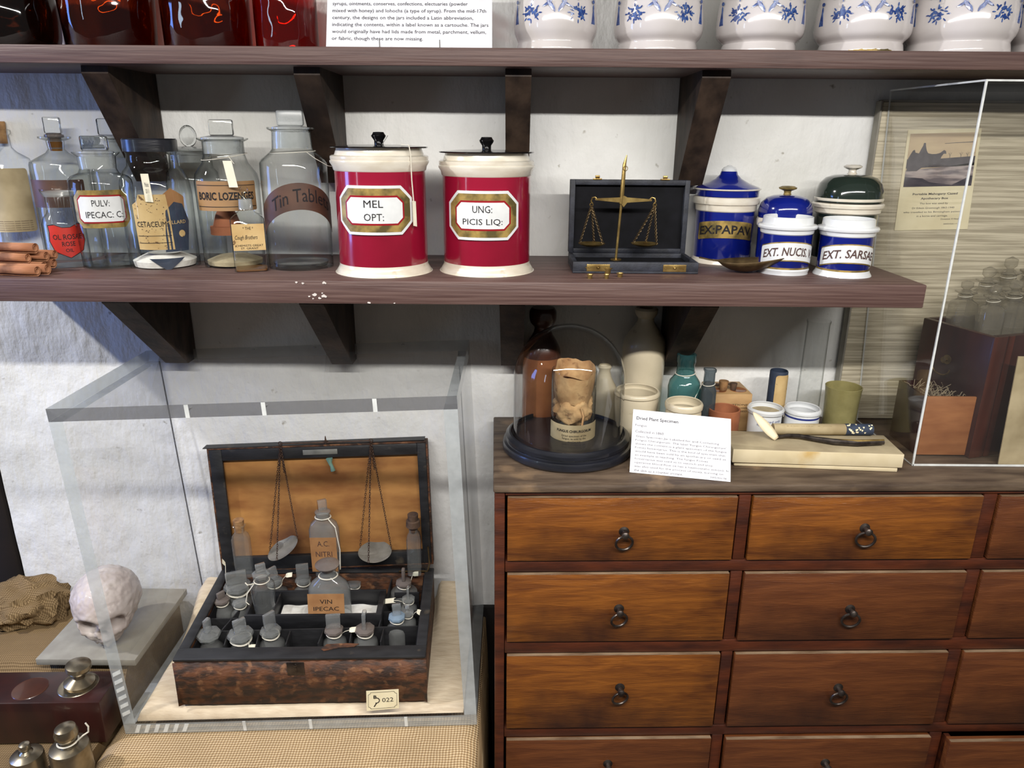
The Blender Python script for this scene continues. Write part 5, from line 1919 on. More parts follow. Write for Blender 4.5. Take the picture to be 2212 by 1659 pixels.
for (x, y, r_, hh_), wd in zip(spots, wds):
    p = Mb @ Vector((x, y, zsh))
    t = thing('stoppered_bottle', 'clear stoppered ' + wd, 'bottle', p, -.1)
    G().lathe([(0, .0003), (r_, .0003), (r_, hh_ * .55), (r_ * .93, hh_ * .62), (r_ * .5, hh_ * .68), (r_ * .48, hh_ * .76), (r_ * .75, hh_ * .79), (r_ * .75, hh_ * .81), (r_ * .4, hh_ * .82)], 36, n=4).obj('body', M_BOXGL, t)
    G().lathe([(0, hh_ * .7), (r_ * .4, hh_ * .7), (r_ * .5, hh_ * .81), (r_ * .25, hh_ * .84), (r_ * .5, hh_ * .88), (r_ * .5, hh_ * .96), (0, hh_)], 20, sy=.6).obj('stopper', M_BOXGL, t)
    string_loop(t, r_ * .55, hh_ * .74, .0008)
p = Mb @ Vector((.12, .09, zsh + .1))
# little drawer of roots
A = PZ(1980, 981, Z0 + .004)
B = PZ(2083, 981, Z0 + .004)
zt_ = PY(2040, 858, A.y).z
yq = A.y
t = thing('loose_drawer', 'small open orange-brown wooden drawer full of dried roots, in front of the mahogany box', 'drawer', (A.x, yq, Z0 + .0006))
w_ = B.x - A.x
h_ = zt_ - Z0
d_ = .105
G().box(0, w_, 0, .006, .002, h_, bev=.001).obj('front', M_PINE, t)
G().box(0, .004, .0062, d_, .002, h_ - .002, bev=.0005).box(w_ - .004, w_, .0062, d_, .002, h_ - .002, bev=.0005).box(.004, w_ - .004, d_ - .004, d_, .002, h_ - .002).box(0, w_, .0062, d_, .0003, .0018).obj('tray', M_MAHOG2, t)
o = tag(G().box(.005, w_ - .005, .0075, d_ - .005, .003, h_ - .016).obj('root_bed', M_CORKD, t, smooth=0), None, None)
random.seed(21)
g = G()
for k in range(60):
    x, y = random.uniform(.01, w_ - .01), random.uniform(.012, d_ - .01)
    a = random.uniform(0, 2 * pi)
    L = random.uniform(.012, .030)
    z = h_ - .012
    g.tube([Vector((x, y, z)), Vector((x + L * .3 * cos(a), y + L * .3 * sin(a), z + random.uniform(.004, .014))), Vector((max(.004, min(w_ - .002, x + L * .8 * cos(a))), max(.008, min(d_ - .006, y + L * .8 * sin(a))), z + random.uniform(.0, .022)))], .0006, 4)
tag(g.obj('dried_roots', M_ROOT, t, smooth=0), None, None, kind='stuff')
# cream sheet at the right edge
yq = 1.248
A = PZ(2157, 1000, Z0 + .001)
q4 = [PY(2200, 770, 1.243), PY(2300, 772, 1.243), PY(2300, 1002, 1.240), PY(2157, 1000, 1.240)]
q4[2].z = q4[3].z = Z0 + .001
t, w, h, fn = card4('handwritten_sheet', 'torn cream paper sheet with faint writing, standing at the right edge behind the acrylic', 'sheet', q4, M_PAPERO, .002)
g = G()
for y_ in (.33, .62, .8):
    g.prism(rect(w * .35, w * .98, h * y_, h * y_ + .0006), .0002, .0004, fn)
text_g('N', .006, .007, fn, g, w * .45, h * .46, .0003)
g.obj('writing', M_INKB, t, smooth=0)
# dust cloth of paper beneath
o = G().box(0, .30, 0, .03, .0003, .0012).obj('folded_paper', M_GREYBOARD, None, loc=(.735, 1.2365, Z0))
bpy.data.objects.remove(o)

# ================================================================== LEFT DISPLAY TABLE
def clothgrid(x0, x1, y0, y1, fz, nx=60, ny=40, drop=None):
    vs, fs = [], []
    for j in range(ny + 1):
        for i in range(nx + 1):
            x, y = x0 + (x1 - x0) * i / nx, y0 + (y1 - y0) * j / ny
            vs.append((x, y, fz(x, y)))
    for j in range(ny):
        for i in range(nx):
            a = j * (nx + 1) + i
            fs.append((a, a + 1, a + nx + 2, a + nx + 1))
    if drop is not None:
        # skirt
        ring = [j * (nx + 1) for j in range(ny, -1, -1)] + list(range(1, nx + 1)) + [nx + j * (nx + 1) for j in range(1, ny + 1)]
        n0 = len(vs)
        for k in ring:
            x, y, z = vs[k]
            vs.append((x, y, drop))
        for k in range(len(ring) - 1):
            fs.append((ring[k], n0 + k, n0 + k + 1, ring[k + 1]))
    return G().raw(vs, fs)


def ztab(x, y):
    k = min(1, max(0, (y - 1.19) / .07))
    z = -1.085 + .076 * k * k * (3 - 2 * k)
    z += noise.noise(Vector((x * 9, y * 9, 2))) * .0022
    if y < 1.0:
        z -= .5 * (1.0 - y) ** 1.2
    return z


o = clothgrid(-1.12, -.772, .86, YW - .006, ztab, drop=-1.56)
tag(o.obj('burlap_table', M_BURLAP2, None, smooth=60), 'low table draped in brown burlap at the left, carrying the skull and metal weights', 'table')
# rumpled cloth at far left back
g = lump((0, 0, .02), .09, (1.0, .8, .6), .25, 9)
for v in g.bm.verts:
    v.co.z = max(v.co.z, -.004)
tag(g.obj('rumpled_cloth', M_BURLAP2, None, smooth=60, loc=(-1.07, 1.405, ztab(-1.07, 1.40) + .004)), 'rumpled heap of brown sacking at the far left, against the wall', 'cloth')

MC_ = Matrix.Translation((-.3935, 1.127, -1.0617)) @ Matrix.Rotation(-.042, 4, 'Y')


def zpl(x, y):
    z = -.0025
    e = min(y + .145, 0)
    z += -(-e) ** 1.3 * 1.6 if e < 0 else 0
    for q_ in (x + .352, .330 - x):
        if q_ < .018:
            z -= (.018 - q_) ** 1.4 * 2.2
    z += noise.noise(Vector((x * 8, y * 8, 7))) * .002 * (1 if y < -.02 else .3) - .0015
    return z


o = clothgrid(-.372, .336, -.262, .352, zpl, 80, 60, drop=-.5).obj('burlap_plinth', M_BURLAP, None, smooth=60)
o.matrix_world = Matrix.Translation((0, 0, H)) @ MC_
tag(o, 'burlap-covered plinth under the thick acrylic case', 'plinth')

# thick acrylic case
T_ = .023
wc, hc_, dc = .333, .655, .348
t = thing('acrylic_case', 'large clear thick-walled acrylic display case over the old medicine chest', 'display case', M=MC_)
G().slab(-wc, -wc + T_, 0, dc, T_, hc_ - T_, 0).obj('side_pane', [M_ACR, M_ACRE, M_ACRE, M_ACR], t, smooth=0)
G().slab(wc - T_, wc, 0, dc, T_, hc_ - T_, 0).obj('side_pane', [M_ACR, M_ACRE, M_ACRE, M_ACR], t, smooth=0)
G().slab(-wc, wc, 0, dc, hc_ - T_ + .0003, hc_, 2).obj('top_pane', [M_ACR, M_ACRE, M_ACRED, M_ACRE], t, smooth=0)
G().slab(-wc, wc, 0, dc, 0, T_ - .0003, 2).obj('bottom_pane', [M_ACR, M_ACRE, M_ACRE, M_ACR], t, smooth=0)
for x in (-.105, .02, .20):
    G().lathe([(0, 0), (.0018, 0), (.0018, .018), (0, .018)], 10, M=Matrix.Translation((x, -.0002, hc_ - T_ / 2)) @ Matrix.Rotation(-pi / 2, 4, 'X')).box(x - .0035, x + .0035, -.0006, .0006, hc_ - T_, hc_ - .0005).obj('joint_pin', M_ACR2E, t)
    G().box(x - .003, x + .003, -.0006, .0006, .0005, T_ - .001).obj('joint_pin', M_ACR2E, t)
    G().lathe([(0, 0), (.0035, 0), (.0030, .001), (0, .0012)], 14, c=(x + .0, dc - .02, hc_)).obj('joint_pin', M_ACR2E, t)
g = G()
for k in range(6):
    g.prism([(-wc + .018 + k * .018, .002), (-wc + .026 + k * .018, .002), (-wc + .034 + k * .018, T_ - .003), (-wc + .026 + k * .018, T_ - .003)], .0002, .0006, lambda p: Vector((p.x, -p.z, p.y)))
    g.prism([(.003, .04 + k * .018), (T_ - .004, .048 + k * .018), (T_ - .004, .056 + k * .018), (.003, .048 + k * .018)], .0002, .0006, lambda p: Vector((-wc + p.x, -p.z, p.y)))
G().box(-wc + T_ - .0012, -wc + T_ + .0012, dc - .0015, dc + .0002, T_, hc_ - T_).obj('dark_edge_line', M_ACRED, t, smooth=0)  # thin dark line added to draw the clear pane's back edge
G().box(wc - T_ - .0012, wc - T_ + .0012, dc - .0015, dc + .0002, T_, hc_ - T_).obj('dark_edge_line', M_ACRED, t, smooth=0)
g.obj('machining_marks', M_ACR2E, t, smooth=0)

# calico pad inside the case
MB = Matrix.Translation((-.3887, 1.1492, -1.0214)) @ Matrix.Rotation(.043, 4, 'Z') @ Matrix.Rotation(.0082, 4, 'Y') @ Matrix.Rotation(.047, 4, 'X')
# (matches Rz * Ry * Rx of the old chest's pose)
MBi = MB.inverted()


def zpad(x, y):
    """pad height in the case's own frame"""
    p = MC_ @ Vector((x, y, 0))
    l = MBi @ p
    w0 = (MB @ Vector((l.x, l.y, -.0016))).z
    z = w0 - p.z
    edge = min(x + wc - T_, wc - T_ - x, y)
    z = z - .030 * max(0, 1 - edge / .022) ** 2 if edge < .022 else z
    if l.y > .14 and (l.x > .232 or l.x < -.236):
        z += .05 * min(1, (l.y - .14) / .16) ** 2 * min(1, (abs(l.x) - .232) / .012)
    z += noise.noise(Vector((x * 14, y * 14, 3))) * .0016 - .0016
    return max(z, T_ + .0005)


o = clothgrid(-wc + T_ + .002, wc - T_ - .002, .006, dc - .002, zpad, 90, 60, drop=T_ + .0003).obj('calico_pad', M_CLOTH, None, smooth=60)
o.matrix_world = Matrix.Translation((0, 0, H)) @ MC_
tag(o, 'cream calico-covered pad under the old medicine chest inside the acrylic case', 'cloth')

# ------------------------------------------------------------------ the old medicine chest
BW, BD, BH = .2300, .278, .1088
t = mchest = thing('medicine_chest', 'open old leather-covered medicine chest with black divided interior, in the acrylic case', 'chest', M=MB)


def BX(u, v, h):
    """pixel -> point in the chest's frame on the plane z = h"""
    o_ = MBi @ Vector((0, 0, 0))
    d_ = MBi.to_3x3() @ ray(u, v)
    k = (h - o_.z) / d_.z
    return o_ + d_ * k


def BYp(u, v, y):
    o_ = MBi @ Vector((0, 0, 0))
    d_ = MBi.to_3x3() @ ray(u, v)
    k = (y - o_.y) / d_.y
    return o_ + d_ * k


e = .015
G().box(-BW, BW, 0, e, 0.0005, BH - .006, bev=.002).obj('front_panel', M_LEATHER, t)
G().box(-BW, -BW + e, e, BD, 0.0005, BH - .006, bev=.002).obj('side_panel', M_LEATHER, t)
G().box(BW - e, BW, e, BD, 0.0005, BH - .006, bev=.002).obj('side_panel', M_LEATHER, t)
G().box(-BW + e, BW - e, BD - e, BD, 0.0005, BH - .006, bev=.002).obj('back_panel', M_LEATHER, t)
g = G().box(-BW - .001, BW + .001, -.002, .030, BH - .0055, BH, bev=.002).box(-BW - .001, -BW + .019, .030, BD, BH - .0055, BH, bev=.002).box(BW - .019, BW + .001, .030, BD, BH - .0055, BH, bev=.002).box(-BW + .019, BW - .019, BD - .012, BD, BH - .0055, BH, bev=.002)
g.obj('black_rim', M_BLACKRIM, t)
# ragged leather flap over the front edge
random.seed(9)
nf = 60
vs, fs = [], []
for i in range(nf + 1):
    x = -BW - .002 + (2 * BW + .004) * i / nf
    jt = random.uniform(-.0014, .0014)
    for z, yy in ((BH - .008 + jt, -.0022), (BH * .55, -.0030 + .0006 * sin(i)), (.003 + abs(jt), -.0020 - (.004 if i in (0, nf) else 0))):
        vs.append((x + (0 if 0 < i < nf else 0), yy, z))
for i in range(nf):
    for k in (0, 1):
        a = i * 3 + k
        fs.append((a, a + 1, a + 4, a + 3))
o = G().raw(vs, fs).obj('leather_cover', M_LEATHER, t, smooth=60)
md = o.modifiers.new('thick', 'SOLIDIFY')
md.thickness = .0012
lx = BYp(640, 1445, 0)
G().box(lx.x - .016, lx.x + .016, -.0042, -.002, BH - .038, BH - .009, bev=.0008).box(lx.x - .0022, lx.x + .0022, -.0050, -.0042, BH - .026, BH - .016, bev=.0004).ball((lx.x, -.0044, BH - .015), .0035, 2, (1, .3, 1)).obj('lock_plate', M_IRON, t)
# interior
G().box(-BW + e, BW - e, e, BD - e, .004, .0075).obj('floor_board', M_BLACKV, t, smooth=0)
g = G()
for (x0, x1, y0, y1) in ((-BW + .0195, BW - .0195, .0305, .0325), (-BW + .0195, BW - .0195, BD - .0145, BD - .0125), (-BW + .0195, -BW + .0215, .0325, BD - .0145), (BW - .0215, BW - .0195, .0325, BD - .0145)):
    g.box(x0, x1, y0, y1, .0078, BH - .010)
g.obj('lining', M_BLACKV, t, smooth=0)
hd = BH - .016


def divider(u0, v0, u1, v1, th=.0026, h=hd, z0=.0078, mat=M_BLACKRIM):
    a, b = BX(u0, v0, h), BX(u1, v1, h)
    for p in (a, b):
        p.x = max(-BW + .022, min(BW - .022, p.x))
        p.y = max(.033, min(BD - .015, p.y))
    d = b - a
    M_ = Matrix.Translation((a.x, a.y, 0)) @ Matrix.Rotation(atan2(d.y, d.x), 4, 'Z')
    G().box(0, sqrt(d.x ** 2 + d.y ** 2), -th / 2, th / 2, z0, h, M=M_, bev=.0006).obj('divider', mat, t)


for s_ in ((430, 1364, 905, 1352), (627, 1362, 617, 1392), (699, 1360, 687, 1390), (760, 1358, 755, 1388), (829, 1357, 822, 1386), (560, 1364, 553, 1394), (493, 1364, 484, 1394),
           (455, 1336, 530, 1335), (527, 1305, 478, 1362), (846, 1250, 818, 1354), (818, 1322, 905, 1318), (852, 1280, 905, 1279)):
    divider(*s_)
# inner lift-out tray
trA, trB = BX(527, 1330, hd + .014), BX(812, 1322, hd + .014)
trC = BX(605, 1277, hd + .014)
x0, x1, y0, y1 = trA.x, trB.x + .012, trA.y, trC.y + .004
zt0 = hd - .022
zt1 = hd + .014
g = G().box(x0, x1, y0, y0 + .005, zt0, zt1, bev=.001).box(x0, x1, y1 - .005, y1, zt0, zt1, bev=.001).box(x0, x0 + .005, y0 + .005, y1 - .005, zt0, zt1, bev=.001).box(x1 - .012, x1, y0 + .005, y1 - .005, zt0, zt1, bev=.002)
g.box(x0 + .005, x1 - .012, y0 + .005, y1 - .005, zt0, zt0 + .003)
xm1 = BX(586, 1328, hd + .014).x
xm2 = BX(605, 1277, hd + .014).x
g.box(xm1 - .001, xm1 + .002, y0 + .005, y1 - .005, zt0 + .003, zt1 - .002, bev=.0005)
g.obj('inner_tray', M_BLACKRIM, t)
g = clothgrid(xm1 + .006, x1 - .014, y0 + .008, y1 - .012, lambda x, y: zt0 + .006 + .004 * noise.noise(Vector((x * 40, y * 40, 1))), 24, 8)
o = g.obj('torn_paper_lining', M_POWDER, t, smooth=60)
# red leather scrap hanging on the front wall
a = BX(690, 1392, BH)
G().prism([(-.024, -.010), (-.016, .004), (.02, .006), (.045, .004), (.036, -.004), (.01, -.006), (-.018, -.014)], 0, .001, lambda p: Vector((a.x + .03 + p.x, .029 + p.y, BH + .0006 + p.z))).obj('leather_scrap', M_LEATHER, t)
# lid
LA = .1248
LH = .2849
ML = Matrix.Translation((0, BD - .002, BH + .0015)) @ Matrix.Rotation(-LA, 4, 'X') @ Matrix.Rotation(-.034, 4, 'Y')
fr = .030
dl = .022
lid = G().box(-BW, BW, dl - .003, dl, 0, LH, bev=.001, M=ML)
for b_ in ((-BW, -BW + .004, 0, dl - .003, 0, LH), (BW - .004, BW, 0, dl - .003, 0, LH), (-BW + .004, BW - .004, 0, dl - .003, LH - .004, LH), (-BW + .004, BW - .004, 0, dl - .003, 0, .004)):
    lid.box(*b_, bev=.001, M=ML)
lid = lid.obj('lid', M_LEATHER, t)
g = G()
for b_ in ((-BW + .004, -BW + fr, -.001, .006, .004, LH - .004), (BW - fr * .75, BW - .004, -.001, .006, .004, LH - .004), (-BW + fr, BW - fr * .75, -.001, .006, LH - fr * .95, LH - .004), (-BW + fr, BW - fr * .75, -.001, .010, .004, .034)):
    g.box(*b_, bev=.0015, M=ML)
g.obj('lid_frame', M_BLACKRIM, lid)
G().box(-BW + fr - .002, BW - fr * .75 + .002, .0105, .0125, .030, LH - fr + .003, M=ML).obj('lid_panel', M_LIDWOOD, lid, smooth=0)
g = G().box(-BW - .006, BW - .004, .0, dl + .002, LH + .0005, LH + .002, M=ML @ Matrix.Rotation(-.006, 4, 'Y'))
g.obj('curled_leather_edge', M_BLACKRIM, lid)
p = ML.inverted() @ BYp(692, 977, BD - .002 + .27 * sin(LA))
G().box(p.x - .036, p.x + .036, -.0022, -.001, LH - .021, LH - .010, bev=.0005, M=ML).obj('lid_lock_plate', M_PAN, lid)
G().tube([ML @ Vector((p.x + .018 + x, -.003 + .0, LH - .03 - z)) for x, z in ((0, 0), (.001, .010), (.004, .018), (.006, .028))], .002, 8, rr=[.0075, .004, .0035, .005]).obj('verdigris_hook', M_GREENCU, lid)
G().tube([ML @ Vector((BW - .010, -.004, .045)), ML @ Vector((BW - .008, -.007, .006)), Vector((BW - .012, BD - .012, BH + .002))], .0018, 8).box(BW - .075, BW - .012, BD - .016, BD - .013, BH + .0002, BH + .0022).obj('brass_stay', M_BRASSD, t)

# number card stuck on the front
ylb = MC_ @ Vector((0, .0, 0))
q4 = [PY(791, 1493, 1.1255), PY(861, 1489, 1.1255), PY(862, 1530, 1.125), PY(792, 1536, 1.125)]
t2, w, h, fn = card4('number_label', 'small cream label reading 022, on the front of the acrylic case', 'label', q4, M_PAPERC, .0006)
g = G()
k = h / 44
for inset in (3.5,):
    i_ = inset * k
    for (xa_, ya_, xb__, yb__) in ((i_ + 5 * k, i_, w - i_ - 5 * k, i_ + .5 * k), (i_ + 5 * k, h - i_ - .5 * k, w - i_ - 5 * k, h - i_), (i_, i_ + 5 * k, i_ + .5 * k, h - i_ - 5 * k), (w - i_ - .5 * k, i_ + 5 * k, w - i_, h - i_ - 5 * k)):
        g.prism(rect(xa_, xb__, ya_, yb__), .0002, .0004, fn)
    for cx, cy, a0 in ((i_, i_, 0), (w - i_, i_, 90), (w - i_, h - i_, 180), (i_, h - i_, 270)):
        P = []
        for j in range(7):
            a = radians(a0 + 90 * j / 6)
            P.append((cx + 5.2 * k * cos(a), cy + 5.2 * k * sin(a)))
        for j in range(6, -1, -1):
            a = radians(a0 + 90 * j / 6)
            P.append((cx + 4.6 * k * cos(a), cy + 4.6 * k * sin(a)))
        g.prism(P, .0002, .0004, fn)
text_g('022', 21 * k, 9.5 * k, fn, g, w * .66, h * .5, .0003)
text_g('B', 6 * k, 7.5 * k, fn, g, w * .27, h * .68, .0003, bold=.03)
P = []
for j in range(13):
    a = radians(-110 + 220 * j / 12)
    P.append((w * .31 + 6.5 * k * cos(a), h * .50 + 6.5 * k * sin(a)))
for j in range(12, -1, -1):
    a = radians(-110 + 220 * j / 12)
    P.append((w * .31 + 4.8 * k * cos(a), h * .50 + 4.8 * k * sin(a)))
g.prism(P, .0002, .0004, fn)
g.prism([(w * .29, h * .36), (w * .32, h * .34), (w * .25, h * .18), (w * .22, h * .20)], .0002, .0004, fn)
g.obj('printing', M_INK, t2, smooth=0)

# ------------------------------------------------------------------ bottles in the chest
MBw = MB


def mini(u, v, hw, lab, hrim=.104, glass=M_SMOKE, disc=None, knob='flat', kh=1.5, krz=0, kw=.55, bodyw=1.25, zb=.0082, tilt=(0, 0), oct_=True, tagp=None, loop=True, kmat=None):
    """bottle standing in a compartment: rim centre seen at pixel u, v on height hrim of the chest frame"""
    p = BX(u, v, hrim)
    wp = MBw @ p
    r = hw * depth(wp) / F
    hr = hrim - zb
    b = Matrix.Translation((p.x, p.y, zb)) @ Euler((tilt[0], tilt[1], 0)).to_matrix().to_4x4()
    t = thing('medicine_bottle', lab, 'bottle', M=MBw @ b)
    rb_ = r * bodyw
    P = [(0, .0003), (rb_, .0003), (rb_, hr - r * 1.9), (rb_ * .9, hr - r * 1.45), (r * .72, hr - r * 1.1), (r * .66, hr - r * .9), (r * .66, hr - r * .35), (r * .72, hr - r * .30)]
    G().lathe(P, 36).obj('body', glass, t)
    G().lathe([(0, hr - r * .8), (r * .5, hr - r * .8), (r * .6, hr - r * .3), (r * .98, hr - r * .28), (r, hr - r * .2), (r * .96, hr), (r * .5, hr + r * .14), (0, hr + r * .15)], 8 if oct_ else 28, a0=.39).obj('stopper', disc or M_SMOKE, t, smooth=20)
    km = kmat or M_GRIP
    if knob == 'flat':
        G().box(-r * kw, r * kw, -r * .2, r * .2, hr + r * .12, hr + r * kh, bev=r * .1, M=Matrix.Rotation(krz, 4, 'Z')).obj('stopper_grip', km, t, smooth=25)
    elif knob == 'round':
        G().lathe([(0, hr + r * .1), (r * .3, hr + r * .12), (r * .2, hr + r * .4), (r * .45, hr + r * .8), (r * .42, hr + r * 1.2), (0, hr + r * 1.4)], 8).obj('stopper_grip', km, t, smooth=20)
    elif knob == 'disc':
        G().lathe([(0, -r * .16), (r * .5, -r * .16), (r * .62, 0), (r * .5, r * .16), (0, r * .16)], 24, M=Matrix.Translation((0, 0, hr + r * .75)) @ Matrix.Rotation(krz, 4, 'Z') @ Matrix.Rotation(pi / 2, 4, 'X')).obj('stopper_grip', km, t)
    if loop:
        P = [Vector((r * .76 * cos(a), r * .76 * sin(a), hr - r * .62 + r * .06 * sin(a * 2))) for a in [2 * pi * k / 24 for k in range(24)]]
        G().tube(P, r * .075, 6, closed=True).obj('string', M_STRING, t)
    if tagp:
        dx, dy, dz, L_, an = tagp
        s0 = Vector((r * .75 * (1 if dx > 0 else -1), -r * .1, hr - r * .6))
        s1 = Vector((dx, dy, hr + dz))
        g = G().tube([s0, s0.lerp(s1, .5) + Vector((0, -.003, .004)), s1], .0006, 5)
        g.obj('tag_string', M_STRING, t)
        G().prism([(0, -.004), (.004, -.0055), (L_, -.0055), (L_, .0055), (.004, .0055), (0, .004)], 0, .0005,
                  M_ := (lambda p_: s1 + Vector((p_.x * cos(an) - p_.y * sin(an) * .3, p_.y * .85, p_.x * sin(an) + p_.y * .45 + p_.z)))).obj('paper_tag', M_TAG, t, smooth=0)
    return t


G_ = 'bottles in the old medicine chest'
mini(450, 1367, 26, 'clear bottle with octagonal stopper, far left of the front row in the old chest', krz=pi / 2 - .3, kw=.34, kh=1.35, loop=False, bodyw=1.1)
mini(519, 1367, 28, 'clear bottle with wide octagonal stopper, second from left in the front row', krz=.7, kw=.5, kh=1.25, bodyw=1.1, tagp=(.020, -.02, -.018, .012, 0))
mini(584, 1360, 23, 'clear bottle with upright flat stopper, third from left in the front row', krz=.9, kw=.6, kh=1.9, tagp=None)
mini(721, 1358, 21, 'dusty bottle with square glass stopper grip, fourth from left in front row', disc=M_SMOKED, krz=.1, kw=.75, kh=1.8, tagp=(.030, .0, -.004, .014, .1))
mini(788, 1357, 22, 'bottle with brown octagonal stopper and hanging string loop in the front row', disc=M_SMOKED, krz=pi / 2, kw=.5, kh=1.9)
mini(857, 1330, 19, 'bottle capped with a pale blue glass stopper, right end of the front row', disc=M_PALEB, krz=.2, kw=.5, kh=1.6, hrim=.108)
mini(478, 1294, 18, 'small bottle with dark brown stopper at the left side of the old chest', disc=M_SMOKED, krz=.9, kw=.5, kh=1.0, kmat=M_SMOKED)
mini(518, 1300, 17, 'small open-necked dusty bottle beside the brown-stoppered one, left side of the old chest', knob=None, kh=0)
mini(512, 1262, 29, 'largest octagonal-stoppered bottle at the back left of the old chest', krz=.35, kw=.75, kh=1.1, kmat=M_SMOKE, hrim=.112, tagp=(-.026, .02, .036, .010, 2.2))
mini(603, 1253, 19, 'bottle with tilted stopper just right of the tall clear bottle, back row', krz=.8, kw=.6, kh=1.7, tilt=(0, -.12), tagp=(.024, .01, .002, .014, .05))
mini(655, 1250, 18, 'bottle with large slanted stopper in back row, left of VIN IPECAC bottle', knob='flat', krz=.15, kw=.75, kh=2.1, tagp=None)
mini(765, 1258, 16, 'bottle half hidden behind the VIN IPECAC bottle, its pale string ring showing', hrim=.085, knob=None)
mini(872, 1256, 18, 'broad-shouldered dusty bottle at the back right corner of the old chest', disc=M_SMOKED, krz=pi / 2, kw=.32, kh=1.8, bodyw=1.75, kmat=M_SMOKED, tagp=(.018, .02, .004, .012, .1))
mini(882, 1292, 15, 'clear bottle at the right side with a cream tag pointing left', krz=pi / 2, kw=.45, kh=1.9, tagp=(-.030, -.002, -.004, -.018, .12))
mini(880, 1322, 15, 'clear bottle at the right side with knotted string over its stopper', knob='round', kh=1, tagp=(.020, -.006, .006, .022, -.5))
# hanging string loop and extra strings
p = BX(788, 1375, .10)
wp = MBw @ p
s_ = [Vector((-.010, -.006, .0)), Vector((-.009, -.018, -.001)), Vector((-.003, -.030, -.006)), Vector((.004, -.031, -.006)), Vector((.007, -.020, -.002)), Vector((.004, -.008, 0))]
# big bottle with VIN IPECAC label, standing in the inner tray
pbm = BX(706, 1322, zt0 + .003)
wpb = MBw @ pbm
kx = depth(wpb) / F
zin = zt0 + .0034
yc = y0 + .036
pc_ = Vector((BYp(712, 1280, yc).x, yc, zin))
t = thing('medicine_bottle', 'large dusty bottle with brown card label VIN IPECAC, middle of the old chest', 'bottle', M=MBw @ Matrix.Translation(pc_))
rr_ = 45 * kx * .97
ztopb = BYp(712, 1222, yc).z - zin
zsh_ = BYp(712, 1262, yc).z - zin
P = [(0, .0003), (rr_, .0003), (rr_, zsh_ - .012), (rr_ * .96, zsh_ - .004), (rr_ * .82, zsh_ + .006), (rr_ * .5, zsh_ + .018), (rr_ * .38, zsh_ + .022), (rr_ * .36, ztopb)]
G().lathe(P, 48, sy=.66).obj('body', M_SMOKE, t)
G().lathe([(0, ztopb - .010), (rr_ * .3, ztopb - .010), (rr_ * .34, ztopb), (rr_ * .55, ztopb + .001), (rr_ * .58, ztopb + .004), (rr_ * .4, ztopb + .009), (0, ztopb + .010)], 28).obj('stopper', M_SMOKED, t)
g = G().tube([Vector((rr_ * .44 * cos(a), rr_ * .36 * sin(a), zsh_ + .0215)) for a in [2 * pi * k / 24 for k in range(24)]], .0014, 6, closed=True)
g.obj('string', M_STRING, t)
lw_, lh_ = 75 * kx, 44 * kx
yl = -rr_ * .66 - .002
zl_ = BYp(705, 1302, yc + yl).z - zin
xl_ = BYp(705, 1302, yc + yl).x - pc_.x
fnl = lambda p_: Vector((xl_ + p_.x, yl - .03 * (p_.y / lh_ - .5) * -.2 - p_.z, zl_ + p_.y))
G().prism(rect(-lw_ / 2, lw_ / 2, -lh_ / 2, lh_ / 2), 0, .0006, fnl).obj('card_label', M_PAPERB, t, smooth=0)
g = text_g('VIN', 25 * kx, 9.5 * kx, fnl, None, 0, 5 * kx, .0009)
text_g('IPECAC', 52 * kx, 9 * kx, fnl, g, 0, -11 * kx, .0009)
g.obj('lettering', M_INK, t, smooth=0)
# tall clear bottle in the inner tray
yc2 = y0 + .034
zin2 = zin
pc2 = Vector((BYp(570, 1290, yc2).x, yc2, zin2))
t = thing('medicine_bottle', 'tall clear bottle with knotted white string, left of centre in the old chest', 'bottle', M=MBw @ Matrix.Translation(pc2))
r2 = 25 * kx
zt2 = BYp(570, 1244, yc2).z - zin2
zs2 = BYp(570, 1262, yc2).z - zin2
G().lathe([(0, .0003), (r2 * .8, .0003), (r2, zs2 - .012), (r2 * .96, zs2), (r2 * .55, zs2 + .008), (r2 * .52, zt2)], 40).obj('body', M_VIAL, t)
G().lathe([(0, zt2 - .01), (r2 * .4, zt2 - .01), (r2 * .72, zt2 + .001), (r2 * .76, zt2 + .006), (r2 * .5, zt2 + .012), (0, zt2 + .013)], 8).obj('stopper', M_SMOKE, t, smooth=20)
G().box(-r2 * .4, r2 * .4, -r2 * .2, r2 * .2, zt2 + .012, zt2 + .028, bev=.0012, M=Matrix.Rotation(.5, 4, 'Z')).obj('stopper_grip', M_GRIP, t, smooth=25)
g = G().tube([Vector((r2 * .62 * cos(a), r2 * .62 * sin(a), zs2 + .010)) for a in [2 * pi * k / 20 for k in range(20)]], .0012, 6, closed=True)
g.tube([Vector((-r2 * .5, -r2 * .5, zs2 + .010)), Vector((-r2 * 1.0, -r2 * .9, zs2 - .006)), Vector((-r2 * 1.2, -r2 * .9, zs2 - .026)), Vector((-r2 * .95, -r2 * .95, zs2 - .032))], .0011, 6)
g.tube([Vector((-r2 * .5, -r2 * .5, zs2 + .010)), Vector((-r2 * .9, -r2 * .9, zs2 + .014)), Vector((-r2 * 1.1, -r2 * .8, zs2 + .018))], .0013, 6)
g.obj('string', M_STRING, t)


